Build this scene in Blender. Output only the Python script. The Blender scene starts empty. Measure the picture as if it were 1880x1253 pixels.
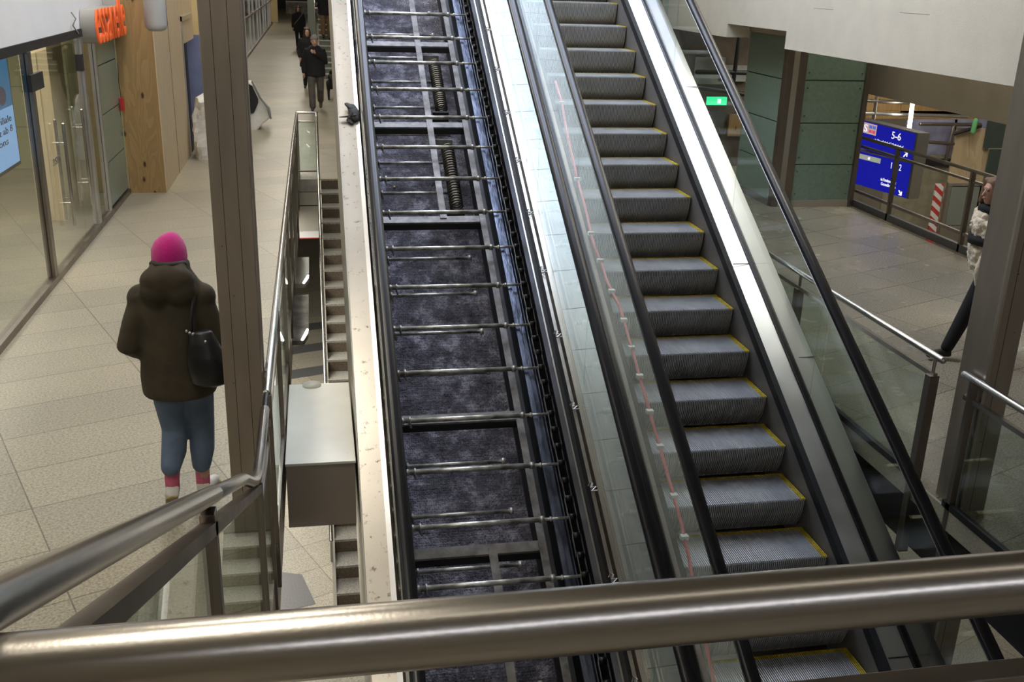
import bpy, bmesh, math, random
from mathutils import Vector, Matrix
random.seed(7)
C = bpy.context.scene.collection
PI = math.pi
# ------------------------------------------------------------------ camera
YAW, PITCH, ROLL, FPX = 0.19459884, 0.34436382, 0.03099992, 1861.97
CAM = Vector((0, 0, 3.15))
cy, sy, cp, sp_, cr, sr = math.cos(YAW), math.sin(YAW), math.cos(PITCH), math.sin(PITCH), math.cos(ROLL), math.sin(ROLL)
F = Vector((sy * cp, cy * cp, -sp_)); R0 = Vector((cy, -sy, 0)); U0 = R0.cross(F)
R = R0 * cr + U0 * sr; U = -R0 * sr + U0 * cr
cam = bpy.data.cameras.new('camera'); co = bpy.data.objects.new('camera', cam); C.objects.link(co)
m = Matrix.Identity(4)
for i in range(3):
    m[i][0] = R[i]; m[i][1] = U[i]; m[i][2] = -F[i]; m[i][3] = CAM[i]
co.matrix_world = m
cam.sensor_width = 36; cam.lens = FPX / 1880 * 36; cam.clip_start = .05; cam.clip_end = 300
bpy.context.scene.camera = co
def ray(x, y): return (F * FPX + R * (x - 940) - U * (y - 626.5)).normalized()
def atx(x, y, X): d = ray(x, y); return CAM + d * (X / d.x)
def aty(x, y, Y): d = ray(x, y); return CAM + d * (Y / d.y)
def atz(x, y, Z): d = ray(x, y); return CAM + d * ((Z - CAM.z) / d.z)
TAN = 0.5775; Y00 = 6.54
def zn(Y): return TAN * (Y - Y00)            # nosing line of both escalators
def ate(x, y, h):
    d = ray(x, y); t = (TAN * (-Y00) + h - CAM.z) / (d.z - TAN * d.y); return CAM + d * t
# ------------------------------------------------------------------ materials
MATS = {}
def nodes(name):
    m = bpy.data.materials.new(name); m.use_nodes = True; nt = m.node_tree; MATS[name] = m
    return m, nt, nt.nodes['Principled BSDF']
def coords(nt, kind='Object', scale=(1, 1, 1), rot=(0, 0, 0)):
    t = nt.nodes.new('ShaderNodeTexCoord'); mp = nt.nodes.new('ShaderNodeMapping')
    mp.inputs['Scale'].default_value = scale; mp.inputs['Rotation'].default_value = rot
    nt.links.new(t.outputs[kind], mp.inputs['Vector']); return mp.outputs['Vector']
def ramp(nt, fac, stops):
    r = nt.nodes.new('ShaderNodeValToRGB'); e = r.color_ramp.elements
    while len(e) < len(stops): e.new(.5)
    for el, (p, c) in zip(e, stops): el.position = p; el.color = (*c, 1) if len(c) == 3 else c
    nt.links.new(fac, r.inputs[0]); return r.outputs[0]
def noise(nt, vec, scale, detail=4, rough=.5):
    n = nt.nodes.new('ShaderNodeTexNoise'); n.inputs['Scale'].default_value = scale
    n.inputs['Detail'].default_value = detail; n.inputs['Roughness'].default_value = rough
    nt.links.new(vec, n.inputs['Vector']); return n.outputs['Fac']
def bump(nt, b, h, s=.2, d=.01):
    n = nt.nodes.new('ShaderNodeBump'); n.inputs['Strength'].default_value = s; n.inputs['Distance'].default_value = d
    nt.links.new(h, n.inputs['Height']); nt.links.new(n.outputs[0], b.inputs['Normal'])
def mixc(nt, fac, a, b, mode='MIX'):
    n = nt.nodes.new('ShaderNodeMix'); n.data_type = 'RGBA'; n.blend_type = mode
    for k, v in ((0, fac), (6, a), (7, b)):
        if hasattr(v, 'is_output') or isinstance(v, bpy.types.NodeSocket): nt.links.new(v, n.inputs[k])
        else: n.inputs[k].default_value = v if k == 0 else (*v, 1)
    return n.outputs[2]
def M(name, col, rough=.5, metal=0, var=0, vs=6, bmp=0, bs=40, spec=None, rv=0, stretch=None, emit=None, es=1, coat=0, sheen=0):
    """plain procedural material: colour varied by noise, optional bump"""
    if name in MATS: return MATS[name]
    m, nt, b = nodes(name)
    b.inputs['Base Color'].default_value = (*col, 1); b.inputs['Roughness'].default_value = rough; b.inputs['Metallic'].default_value = metal
    if spec is not None: b.inputs['Specular IOR Level'].default_value = spec
    if coat: b.inputs['Coat Weight'].default_value = coat
    if sheen: b.inputs['Sheen Weight'].default_value = sheen
    v = coords(nt, 'Object', stretch or (1, 1, 1))
    n = noise(nt, v, vs)
    if var:
        lo = tuple(max(0, c * (1 - var)) for c in col); hi = tuple(min(1, c * (1 + var)) for c in col)
        nt.links.new(ramp(nt, n, [(.3, lo), (.7, hi)]), b.inputs['Base Color'])
    if rv:
        nt.links.new(ramp(nt, noise(nt, v, vs * 2.3), [(.3, (max(0.02, rough - rv),) * 3), (.7, (rough + rv,) * 3)]), b.inputs['Roughness'])
    if bmp: bump(nt, b, noise(nt, v, bs), bmp, .01)
    if emit: b.inputs['Emission Color'].default_value = (*emit, 1); b.inputs['Emission Strength'].default_value = es
    return m
steel = M('brushed_steel', (.52, .50, .47), .24, 1, .06, 3, .03, 150)
steel_gal = M('satin_steel', (.42, .395, .36), .30, 1, .05, 3, .05, 200)
bronze = M('brown_steel', (.27, .235, .205), .38, 1, .12, 2, .04, 60, rv=.06)
colm = M('column_steel', (.36, .315, .265), .42, .7, .18, 1.6, .03, 60, rv=.05, stretch=(3, 3, .7))
colm2 = M('column_light_edge', (.55, .50, .44), .33, 1)
alu = M('aluminium', (.60, .60, .61), .33, 1, .05, 5)
alu_deck = M('deck_aluminium', (.58, .585, .59), .34, 1, .06, 2.2, rv=.05)
rubber = M('black_rubber', (.007, .007, .009), .30, 0, .3, 8, spec=.4)
blackm = M('black_paint', (.015, .015, .016), .45)
brushm = M('black_brush', (.010, .010, .012), .6, 0, .3, 60, .4, 300)
skirtm = M('skirt_steel', (.22, .21, .21), .5, .4, .1, 4)
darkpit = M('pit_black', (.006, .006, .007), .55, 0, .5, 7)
white_p = M('white_plaster', (.63, .59, .49), .7, 0, .04, 3, .25, 90)
white_h = M('white_header_panel', (.68, .67, .65), .55, 0, .03, 2)
beige_p = M('beige_plaster', (.36, .32, .25), .75, 0, .08, 2, .2, 60)
beige_clad = M('beige_cladding', (.42, .385, .32), .42, .3, .08, 2)
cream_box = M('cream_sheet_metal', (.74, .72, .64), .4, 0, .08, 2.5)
slabside = M('brown_slab_edge', (.34, .28, .22), .5, 0, .1, 3)
teal = M('teal_glass_panel', (.20, .285, .228), .28, 0, .10, 25, coat=.4)
teal_dark = M('dark_joint', (.02, .022, .02), .6)
palegreen = M('pale_green_panel', (.42, .45, .27), .45, 0, .08, 2)
creamw = M('cream_panel', (.82, .68, .42), .5, 0, .03, 2)
bagw = M('white_woven_bag', (.66, .63, .56), .6, 0, .12, 4, .3, 30)
bluepanel = M('blue_grey_panel', (.16, .18, .30), .45, 0, .15, 3)
yellow = M('yellow_paint', (.62, .47, .03), .5, 0, .35, 30)
redp = M('red_paint', (.50, .03, .025), .5)
whitep = M('white_paint', (.8, .8, .78), .5)
whiteplastic = M('white_plastic', (.75, .75, .72), .4)
cablem = M('pink_red_cable', (.62, .13, .14), .4, 0, .1, 20)
track = M('worn_track_steel', (.13, .15, .20), .32, .85, .6, 16, .3, 60, stretch=(1, .3, .3))
rod = M('greasy_rod_steel', (.50, .49, .46), .36, .6, .6, 22, .3, 80, stretch=(.6, 1, 1))
greyiron = M('grey_angle_iron', (.17, .16, .15), .5, .4, .4, 12, .2, 50)
springm = M('rusty_spring_steel', (.20, .18, .14), .4, .9, .3, 20)
grey_lamp = M('grey_lamp_metal', (.42, .41, .39), .5, .2, .06, 3)
signgrey = M('sign_return_grey', (.30, .29, .26), .5)
orange = M('orange_letter', (.85, .13, .03), .5, emit=(1, .16, .03), es=.12)
darkglass = M('dark_void_panel', (.02, .02, .022), .5)
tarp = M('lilac_plastic_sheet', (.28, .28, .40), .4, 0, .3, 3, .5, 6)
tarp2 = M('clear_plastic_sheet', (.30, .31, .28), .3, 0, .5, 2.5, .8, 4)
concrete_b = M('board_concrete', (.24, .22, .15), .7, 0, .25, 5, .2, 20)
greenpaint = M('green_paint', (.12, .40, .14), .5)
darkgreen = M('dark_green_panel', (.045, .065, .055), .4, 0, .1, 5)
dark_board = M('dark_brown_board', (.11, .085, .06), .8, 0, .5, 2, .4, 12)  # dark brown board colour, mottled at random

def mk_glass(name, tint=(.90, .95, .92), f0=.045, rough=0.0, refl=1.0):
    """clear pane: transparent with an angle dependent mirror share, the same from both faces"""
    m = bpy.data.materials.new(name); m.use_nodes = True; nt = m.node_tree; nt.nodes.clear(); N = nt.nodes.new; L_ = nt.links.new
    o = N('ShaderNodeOutputMaterial'); mx = N('ShaderNodeMixShader'); t = N('ShaderNodeBsdfTransparent'); g = N('ShaderNodeBsdfGlossy')
    t.inputs[0].default_value = (*tint, 1); g.inputs['Roughness'].default_value = rough; g.inputs[0].default_value = (refl, refl, refl, 1)
    ge = N('ShaderNodeNewGeometry'); d = N('ShaderNodeVectorMath'); d.operation = 'DOT_PRODUCT'
    L_(ge.outputs['Normal'], d.inputs[0]); L_(ge.outputs['Incoming'], d.inputs[1]); prev = d.outputs['Value']
    for op, a, b in (('ABSOLUTE', None, None), ('SUBTRACT', 1, None), ('POWER', None, 5), ('MULTIPLY_ADD', None, (1 - f0) * .6)):
        n = N('ShaderNodeMath'); n.operation = op; n.use_clamp = True
        if a is not None: n.inputs[0].default_value = a; L_(prev, n.inputs[1])
        else:
            L_(prev, n.inputs[0])
            if b is not None: n.inputs[1].default_value = b
        if op == 'MULTIPLY_ADD': n.inputs[2].default_value = f0
        prev = n.outputs[0]
    L_(prev, mx.inputs[0]); L_(t.outputs[0], mx.inputs[1]); L_(g.outputs[0], mx.inputs[2])
    L_(mx.outputs[0], o.inputs[0]); MATS[name] = m; return m
glass = mk_glass('balustrade_glass', (.93, .965, .95))
glass_g = mk_glass('green_balustrade_glass', (.86, .915, .885))
glass_s = mk_glass('shop_glass', (.92, .93, .91), .05)

def granite(name, base, scale_b=1.0, rot=0.40, dark=.75, rough=.33, tile=True):
    m, nt, b = nodes(name)
    v = coords(nt, 'Object', (1, 1, 1), (0, 0, -rot))
    sp1 = ramp(nt, noise(nt, v, 60, 3, .7), [(.38, tuple(c * .66 for c in base)), (.5, base), (.64, tuple(min(1, c * 1.28) for c in base))])
    big = ramp(nt, noise(nt, v, .5, 3), [(.3, (.82, .82, .82)), (.7, (1.08, 1.07, 1.03))])
    col = mixc(nt, 1.0, sp1, big, 'MULTIPLY')
    if tile:
        br = nt.nodes.new('ShaderNodeTexBrick'); br.offset = .43; br.offset_frequency = 1; br.squash = 1
        br.inputs['Scale'].default_value = 1.0; br.inputs['Brick Width'].default_value = 1.15; br.inputs['Row Height'].default_value = .56
        br.inputs['Mortar Size'].default_value = .0045; br.inputs['Mortar Smooth'].default_value = .1
        br.inputs['Color1'].default_value = (.86, .86, .85, 1); br.inputs['Color2'].default_value = (1.08, 1.06, 1.02, 1)
        br.inputs['Mortar'].default_value = (.42, .40, .36, 1); nt.links.new(v, br.inputs['Vector'])
        col = mixc(nt, 1.0, col, br.outputs['Color'], 'MULTIPLY')
    nt.links.new(col, b.inputs['Base Color'])
    nt.links.new(ramp(nt, noise(nt, v, 2.2, 5), [(.2, (rough - .03,) * 3), (.8, (rough + .05,) * 3)]), b.inputs['Roughness'])
    b.inputs['Specular IOR Level'].default_value = .5
    bump(nt, b, noise(nt, v, 90, 2), .05, .004)
    return m
gran = granite('granite_floor', (.35, .318, .245))
gran_r = granite('granite_floor_right', (.315, .29, .235), rough=.25)
gran_l = granite('granite_lower_floor', (.44, .41, .34), rough=.4)
gran_d = M('dark_granite_strip', (.12, .12, .12), .4, 0, .25, 60)
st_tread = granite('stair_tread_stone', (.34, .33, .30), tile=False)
st_riser = granite('shaded_riser_stone', (.125, .095, .065), tile=False, rough=.6)  # risers' shadow is put into this darker brown colour

def ply_mat(name, c1, c2, knots=True, sx=2.2):
    m, nt, b = nodes(name)
    v = coords(nt, 'Object', (sx, sx, .22))
    n = nt.nodes.new('ShaderNodeTexNoise'); n.inputs['Scale'].default_value = 2.0; n.inputs['Detail'].default_value = 3; n.inputs['Distortion'].default_value = 1.2
    nt.links.new(v, n.inputs['Vector'])
    w = nt.nodes.new('ShaderNodeMath'); w.operation = 'MULTIPLY'; w.inputs[1].default_value = 9
    nt.links.new(n.outputs['Fac'], w.inputs[0])
    fr = nt.nodes.new('ShaderNodeMath'); fr.operation = 'FRACT'; nt.links.new(w.outputs[0], fr.inputs[0])
    col = ramp(nt, fr.outputs[0], [(0, c1), (.75, c2), (1, tuple(c * .8 for c in c1))])
    if knots:
        v2 = coords(nt, 'Object', (7, 7, 3.2)); vo = nt.nodes.new('ShaderNodeTexVoronoi'); vo.inputs['Scale'].default_value = 1.0
        nt.links.new(v2, vo.inputs['Vector'])
        kn = ramp(nt, vo.outputs['Distance'], [(.10, (.16, .07, .02)), (.19, (1, 1, 1))])
        col = mixc(nt, 1.0, col, kn, 'MULTIPLY')
    nt.links.new(col, b.inputs['Base Color']); b.inputs['Roughness'].default_value = .55
    return m
ply = ply_mat('knotty_plywood', (.37, .235, .095), (.30, .185, .072))
ply2 = ply_mat('pale_plywood', (.66, .52, .33), (.60, .46, .28), knots=False)
ply3 = ply_mat('sheet_plywood', (.55, .43, .27), (.48, .36, .21), knots=False, sx=.6)
board = ply_mat('scaffold_board', (.42, .27, .11), (.32, .19, .07))

def dirty(name, base, dirt, sc=7, lo=.60, hi=.70, rough=.4, metal=.2):
    m, nt, b = nodes(name)
    v = coords(nt, 'Object')
    f = ramp(nt, noise(nt, v, sc * 4, 6, .7), [(lo, (0, 0, 0)), (hi, (1, 1, 1))])
    g = ramp(nt, noise(nt, v, 1.5, 3), [(.3, (.86, .86, .86)), (.7, (1.04, 1.04, 1.04))])
    c = mixc(nt, f, base, dirt)
    nt.links.new(mixc(nt, 1.0, c, g, 'MULTIPLY'), b.inputs['Base Color'])
    b.inputs['Roughness'].default_value = rough; b.inputs['Metallic'].default_value = metal
    return m
deck_dirty = dirty('dirty_deck_metal', (.40, .37, .325), (.13, .11, .09), 4.5, .585, .69, rough=.34, metal=.85)
deck_mid = dirty('scuffed_deck_metal', (.60, .61, .60), (.26, .25, .23), 3, .64, .78, .36, .8)
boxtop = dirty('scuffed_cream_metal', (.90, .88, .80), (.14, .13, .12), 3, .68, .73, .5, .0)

def pit_floor():
    m, nt, b = nodes('oily_perforated_tray')
    v = coords(nt, 'Object')
    n1 = noise(nt, v, 5, 6, .75)
    col = ramp(nt, n1, [(.32, (.03, .028, .034)), (.50, (.14, .13, .16)), (.66, (.46, .45, .52))])
    vo = nt.nodes.new('ShaderNodeTexVoronoi'); vo.inputs['Scale'].default_value = 55; vo.inputs['Randomness'].default_value = .55
    nt.links.new(v, vo.inputs['Vector'])
    d = ramp(nt, vo.outputs['Distance'], [(.1, (0, 0, 0)), (.45, (1, 1, 1))])
    nt.links.new(mixc(nt, .6, col, d, 'MULTIPLY'), b.inputs['Base Color'])
    nt.links.new(ramp(nt, noise(nt, v, 9, 5, .8), [(.35, (.2,) * 3), (.65, (.65,) * 3)]), b.inputs['Roughness'])
    b.inputs['Metallic'].default_value = .45
    n2 = nt.nodes.new('ShaderNodeMath'); n2.operation = 'ADD'
    nt.links.new(noise(nt, v, 45, 4, .8), n2.inputs[0]); nt.links.new(vo.outputs['Distance'], n2.inputs[1])
    bump(nt, b, n2.outputs[0], 1.0, .012)
    return m
traym = pit_floor()
tread_m = M('cleated_aluminium', (.58, .60, .63), .42, .55, .15, 5)
tread_b = M('groove_grey', (.10, .102, .11), .55, .4)
riser_m = M('riser_cleats', (.50, .50, .50), .45, .5, .15, 5)
riser_b = M('riser_groove', (.018, .018, .02), .6, .2)
def stripes():
    m, nt, b = nodes('red_white_stripes')
    v = coords(nt, 'Object'); s = nt.nodes.new('ShaderNodeSeparateXYZ'); nt.links.new(v, s.inputs[0])
    a = nt.nodes.new('ShaderNodeMath'); a.operation = 'MULTIPLY_ADD'; a.inputs[1].default_value = .8
    nt.links.new(s.outputs['X'], a.inputs[0]); nt.links.new(s.outputs['Z'], a.inputs[2])
    k = nt.nodes.new('ShaderNodeMath'); k.operation = 'MULTIPLY'; k.inputs[1].default_value = 5; nt.links.new(a.outputs[0], k.inputs[0])
    f = nt.nodes.new('ShaderNodeMath'); f.operation = 'FRACT'; nt.links.new(k.outputs[0], f.inputs[0])
    nt.links.new(ramp(nt, f.outputs[0], [(.49, (.5, .05, .04)), (.51, (.75, .73, .7))]), b.inputs['Base Color']); return m
stripem = stripes()
def E_(name, col, s):
    if name in MATS: return MATS[name]
    m = bpy.data.materials.new(name); m.use_nodes = True; nt = m.node_tree; nt.nodes.clear()
    o = nt.nodes.new('ShaderNodeOutputMaterial'); e = nt.nodes.new('ShaderNodeEmission')
    e.inputs[0].default_value = (*col, 1); e.inputs[1].default_value = s; nt.links.new(e.outputs[0], o.inputs[0]); MATS[name] = m; return m
bluesign = E_('blue_sign_face', (.010, .012, .30), 1.0)
signwhite = E_('sign_white', (.9, .9, 1), 1.1)
screenblue = E_('screen_blue', (.28, .50, .85), 1.0)
screendark = E_('screen_photo_blue', (.06, .20, .38), .9)
exitgreen = E_('exit_green', (.04, .75, .30), 1.6)
warmlamp = E_('lamp_strip', (1, .97, .9), 6)

# ------------------------------------------------------------------ mesh builder
class MB:
    def __init__(s): s.v = []; s.f = []; s.sm = []
    def add(s, vs, fs, smooth=False):
        o = len(s.v); s.v += [Vector(p) for p in vs]; s.f += [tuple(i + o for i in f) for f in fs]; s.sm += [smooth] * len(fs); return s
    def box(s, a, b):
        (x0, y0, z0), (x1, y1, z1) = a, b
        return s.hexa([(x0, y0, z0), (x1, y0, z0), (x1, y1, z0), (x0, y1, z0), (x0, y0, z1), (x1, y0, z1), (x1, y1, z1), (x0, y1, z1)])
    def hexa(s, v): return s.add(v, [(0, 3, 2, 1), (4, 5, 6, 7), (0, 1, 5, 4), (1, 2, 6, 5), (2, 3, 7, 6), (3, 0, 4, 7)])
    def prism(s, ring0, ring1, smooth=False, caps=True):
        n = len(ring0); fs = [(i, (i + 1) % n, n + (i + 1) % n, n + i) for i in range(n)]
        o = len(s.v); s.add(list(ring0) + list(ring1), fs, smooth)
        if caps: s.f += [tuple(o + i for i in range(n))[::-1], tuple(o + n + i for i in range(n))]; s.sm += [False, False]
        return s
    def slope(s, sec, y0, y1):
        """section polygon in (X, height above nosing line) swept along the incline"""
        return s.prism([(x, y0, zn(y0) + h) for x, h in sec], [(x, y1, zn(y1) + h) for x, h in sec])
    def srect(s, x0, x1, h0, h1, y0, y1): return s.slope([(x0, h0), (x1, h0), (x1, h1), (x0, h1)], y0, y1)
    def tube(s, pts, r, seg=12, caps='round', flat=1.0):
        pts = [Vector(p) for p in pts]; n = len(pts)
        rs = list(r) if isinstance(r, (list, tuple)) else [r] * n
        if caps == 'round':                       # rounded ends
            P, Q = [], []
            d0 = (pts[1] - pts[0]).normalized(); d1 = (pts[-1] - pts[-2]).normalized()
            for a in (80, 55, 28): P.append(pts[0] - d0 * rs[0] * math.sin(math.radians(a))); Q.append(rs[0] * math.cos(math.radians(a)))
            P += pts; Q += rs
            for a in (28, 55, 80): P.append(pts[-1] + d1 * rs[-1] * math.sin(math.radians(a))); Q.append(rs[-1] * math.cos(math.radians(a)))
            pts, rs = P, Q; n = len(pts)
        rings = []; prev = None
        for i, p in enumerate(pts):
            t = (pts[min(i + 1, n - 1)] - pts[max(i - 1, 0)]).normalized()
            if prev is None: a = t.orthogonal().normalized() if abs(t.z) > .95 else t.cross(Vector((0, 0, 1))).normalized()
            else: a = (prev - t * prev.dot(t)).normalized()
            prev = a; b = t.cross(a)
            rings.append([p + a * rs[i] * math.cos(2 * PI * k / seg) + b * rs[i] * flat * math.sin(2 * PI * k / seg) for k in range(seg)])
        s.loft(rings); return s
    def loft(s, rings, smooth=True):
        o = len(s.v); n = len(rings[0]); vs = [v for r in rings for v in r]; fs = []
        for i in range(len(rings) - 1):
            for k in range(n): fs.append((i * n + k, i * n + (k + 1) % n, (i + 1) * n + (k + 1) % n, (i + 1) * n + k))
        s.add(vs, fs, smooth)
        s.f += [tuple(o + k for k in range(n))[::-1], tuple(o + (len(rings) - 1) * n + k for k in range(n))]; s.sm += [smooth, smooth]
        return s
    def ell(s, secs, seg=20):
        """stack of horizontal ellipses (cx, cy, z, rx, ry)"""
        return s.loft([[(cx + rx * math.cos(2 * PI * k / seg), cy + ry * math.sin(2 * PI * k / seg), z) for k in range(seg)] for cx, cy, z, rx, ry in secs])
    def ball(s, c, r, seg=16, rings=10):
        rx, ry, rz = r if isinstance(r, (tuple, list)) else (r, r, r)
        return s.ell([(c[0], c[1], c[2] + rz * math.sin(a), max(1e-4, rx * math.cos(a)), max(1e-4, ry * math.cos(a))) for a in [(-.49 + .98 * i / rings) * PI for i in range(rings + 1)]], seg)
    def build(s, name, mat, parent=None, world=True, bevel=0):
        me = bpy.data.meshes.new(name); o = bpy.data.objects.new(name, me)
        off = Vector((0, 0, 0))
        if parent is not None and world:
            p = parent
            while p is not None: off = off + Vector(p.location); p = p.parent
        own = Vector((0, 0, 0))
        if parent is None and world == 'center':
            own = sum(s.v, Vector()) / len(s.v); own.z = min(v.z for v in s.v)
        me.from_pydata([tuple(v - off - own) for v in s.v], [], s.f)
        me.polygons.foreach_set('use_smooth', s.sm)
        me.materials.append(mat); me.update()
        bm = bmesh.new(); bm.from_mesh(me); bmesh.ops.recalc_face_normals(bm, faces=bm.faces); bm.to_mesh(me); bm.free()
        C.objects.link(o); o.parent = parent; o.location = own
        if bevel:
            b = o.modifiers.new('bevel', 'BEVEL'); b.width = bevel; b.segments = 2; b.limit_method = 'ANGLE'
        return o
def tag(o, label=None, cat=None, group=None, kind=None):
    if label: o['label'] = label
    if cat: o['category'] = cat
    if group: o['group'] = group
    if kind: o['kind'] = kind
    return o
def thing(name, label, cat, loc=(0, 0, 0), rz=0, group=None):
    o = bpy.data.objects.new(name, None); C.objects.link(o); o.location = loc; o.rotation_euler = (0, 0, rz); o.empty_display_size = .1
    return tag(o, label, cat, group)
def struct(name, mb, mat, bevel=0): return tag(mb.build(name, mat, bevel=bevel), kind='structure')
def clone(o, parent, loc):
    c = o.copy(); C.objects.link(c); c.parent = parent; c.location = loc
    for ch in list(o.children):
        d = ch.copy(); C.objects.link(d); d.parent = c
    return c
def text_mesh(s, size, ext=.002, bevel=0):
    cu = bpy.data.curves.new('t', 'FONT'); cu.body = s; cu.size = size; cu.extrude = ext; cu.bevel_depth = bevel; cu.resolution_u = 3
    ob = bpy.data.objects.new('t', cu); C.objects.link(ob)
    dg = bpy.context.evaluated_depsgraph_get(); me = bpy.data.meshes.new_from_object(ob.evaluated_get(dg))
    bpy.data.objects.remove(ob); bpy.data.curves.remove(cu); return me
def text_obj(name, s, origin, xdir, updir, w, h, mat, parent, ext=.002, bevel=0):
    """lettering fitted to a w x h box whose lower left corner is origin"""
    me = text_mesh(s, 1.0, 0.5, 0)
    xs = [v.co.x for v in me.vertices]; ys = [v.co.y for v in me.vertices]
    x0, x1, y0, y1 = min(xs), max(xs), min(ys), max(ys)
    xd = Vector(xdir).normalized(); ud = Vector(updir).normalized(); nd = xd.cross(ud)
    off = Vector((0, 0, 0)); p = parent
    while p is not None: off += Vector(p.location); p = p.parent
    for v in me.vertices:
        a = (v.co.x - x0) / (x1 - x0) * w; b = (v.co.y - y0) / (y1 - y0) * h
        v.co = Vector(origin) + xd * a + ud * b + nd * (v.co.z * 2 * ext) - off
    me.materials.clear(); me.materials.append(mat)
    o = bpy.data.objects.new(name, me); C.objects.link(o); o.parent = parent; return o

# ================================================================== SETTING
VX0, VX1, VYE = -.335, 3.93, 16.55           # stair and escalator void in the concourse floor
ZL = -3.67
f = MB(); f.box((-9, -4, -.45), (VX0, VYE, 0)); f.box((-9, VYE, -.45), (7.95, 95, 0))
struct('floor', f, gran)
f = MB(); f.box((VX1, -4, -.14), (7.95, VYE, 0)); struct('floor_right', f, gran_r)
f = MB(); f.box((VX1 + .02, -4, -.5), (7.93, VYE, -.14)); struct('trim_1', f, darkglass)
struct('floor_lower', MB().box((-9, -6, ZL - .2), (16, 40, ZL)), gran_l)
struct('wall_behind', MB().box((-9, -4.2, 0), (14, -4, 7.6)), beige_p)
struct('ceiling', MB().box((-9, -4.2, 7.5), (16, 95, 7.7)), M('grey_ceiling', (.78, .76, .71), .8, 0, .05, 1))
struct('ceiling_shade_added', MB().box((-.35, -4.2, 4.55), (9, 7.8, 4.9)), M('added_shade_soffit', (.56, .52, .46), .8, 0, .06, 1.5))  # unseen low ceiling, added to shade the lower escalators and foreground
struct('wall_left', MB().box((-9.2, -4, 0), (-9, 95, 7.6)), white_p)
struct('wall_back', MB().box((-9, 94, 0), (14, 94.3, 7.6)), M('dark_end_wall', (.03, .034, .04), .5, 0, .4, .5))
struct('wall_right', MB().box((15.8, -4, ZL), (16, 95, 7.6)), beige_p)
struct('wall_lower', MB().box((-9, 39.8, ZL), (16, 40, -.45)), beige_p)
# edge facing of the void
f = MB(); f.box((VX0 - .002, 1, -.47), (VX0 + .02, VYE, -.0)); struct('trim_2', f, slabside)
# far end of the void: stone edge, pale panels, white skirt with a red line
g = MB(); g.box((VX0, VYE - .03, -.20), (.02, VYE, -.0)); struct('trim_3', g, M('grey_marble', (.36, .34, .31), .35, 0, .2, 6))
g = MB(); g.box((VX0, VYE - .025, -.42), (.02, VYE, -.21)); g.box((VX0, VYE - .025, -.85), (.02, VYE, -.44)); struct('trim_4', g, M('pale_stone', (.46, .44, .38), .5, 0, .06, 3))
g = MB(); g.box((VX0, VYE - .02, -.45), (.02, VYE, -.42)); struct('trim_5', g, darkglass)
g = MB(); g.add([(VX0 - .0, VYE - .04, -.96), (.02, VYE - .04, -.96), (-.02, VYE - .04, -.85), (VX0 + .06, VYE - .04, -.85)], [(0, 1, 2, 3)]); g.box((VX0, VYE - .035, -.96), (.02, VYE + .3, -.86)); struct('trim_6', g, whitep)
struct('trim_7', MB().box((VX0, VYE - .042, -.975), (.02, VYE + .3, -.96)), redp)
# dark granite stripes let into the lower floor
for i in range(6):
    a = 13.4 + i * 1.25
    g = MB(); g.add([(-3.2, a - .95, ZL + .004), (.6, a + .35, ZL + .004), (.6, a + .78, ZL + .004), (-3.2, a - .52, ZL + .004)], [(0, 1, 2, 3)])
    struct('trim_%d' % (i + 15), g, gran_d)
g = MB(); g.add([(-.9, 9.9, ZL + .004), (-.2, 10.12, ZL + .004), (-.36, 10.75, ZL + .004), (-.9, 10.95, ZL + .004)], [(0, 1, 2, 3)]); struct('trim_21', g, gran_d)
g = MB(); g.add([(.05, 7.3, ZL + .004), (.62, 7.5, ZL + .004), (.5, 8.1, ZL + .004), (.0, 7.9, ZL + .004)], [(0, 1, 2, 3)]); struct('trim_22', g, gran_d)

# lower flight of stairs (concourse down to lower level), runs under the escalators
RUN, RISE = .31, .167
st = thing('stone_staircase', 'stone stairs with pale treads and dark risers descending beside the open escalator', 'stairs', (1.5, VYE - 22 * RUN, ZL))
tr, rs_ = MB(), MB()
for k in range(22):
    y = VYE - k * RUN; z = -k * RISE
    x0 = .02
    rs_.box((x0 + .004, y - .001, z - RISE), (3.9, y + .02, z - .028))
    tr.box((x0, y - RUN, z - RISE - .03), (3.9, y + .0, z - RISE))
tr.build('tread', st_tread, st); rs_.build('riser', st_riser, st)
b_ = MB(); b_.prism([(x, VYE + .0, h) for x, h in ((.0, -.02), (.04, -.02), (.04, -.4), (.0, -.4))], [(x, VYE - 22 * RUN, -22 * RISE + h) for x, h in ((.0, -.0), (.04, -.0), (.04, -.4), (.0, -.4))])
b_.build('stringer', beige_clad, st)
# its handrail
hr = thing('stair_handrail', 'slim bright steel handrail descending between stairwell gap and stone stairs', 'handrail', (.02, VYE, 0))
q = [(.0, 16.9, 1.0), (.0, 16.55, .97), (.0, 12, .97 - (16.55 - 12) * .539), (.0, 9.8, .97 - (16.55 - 9.8) * .539)]
MB().tube(q, .021, 14).build('rail', steel, hr)
for yy in (15.6, 12.9, 10.4):
    zt = .97 - (16.55 - yy) * .539; MB().tube([(.0, yy, zt), (.0, yy, zt - .95)], .014, 10).build('post', steel_gal, hr)

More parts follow.
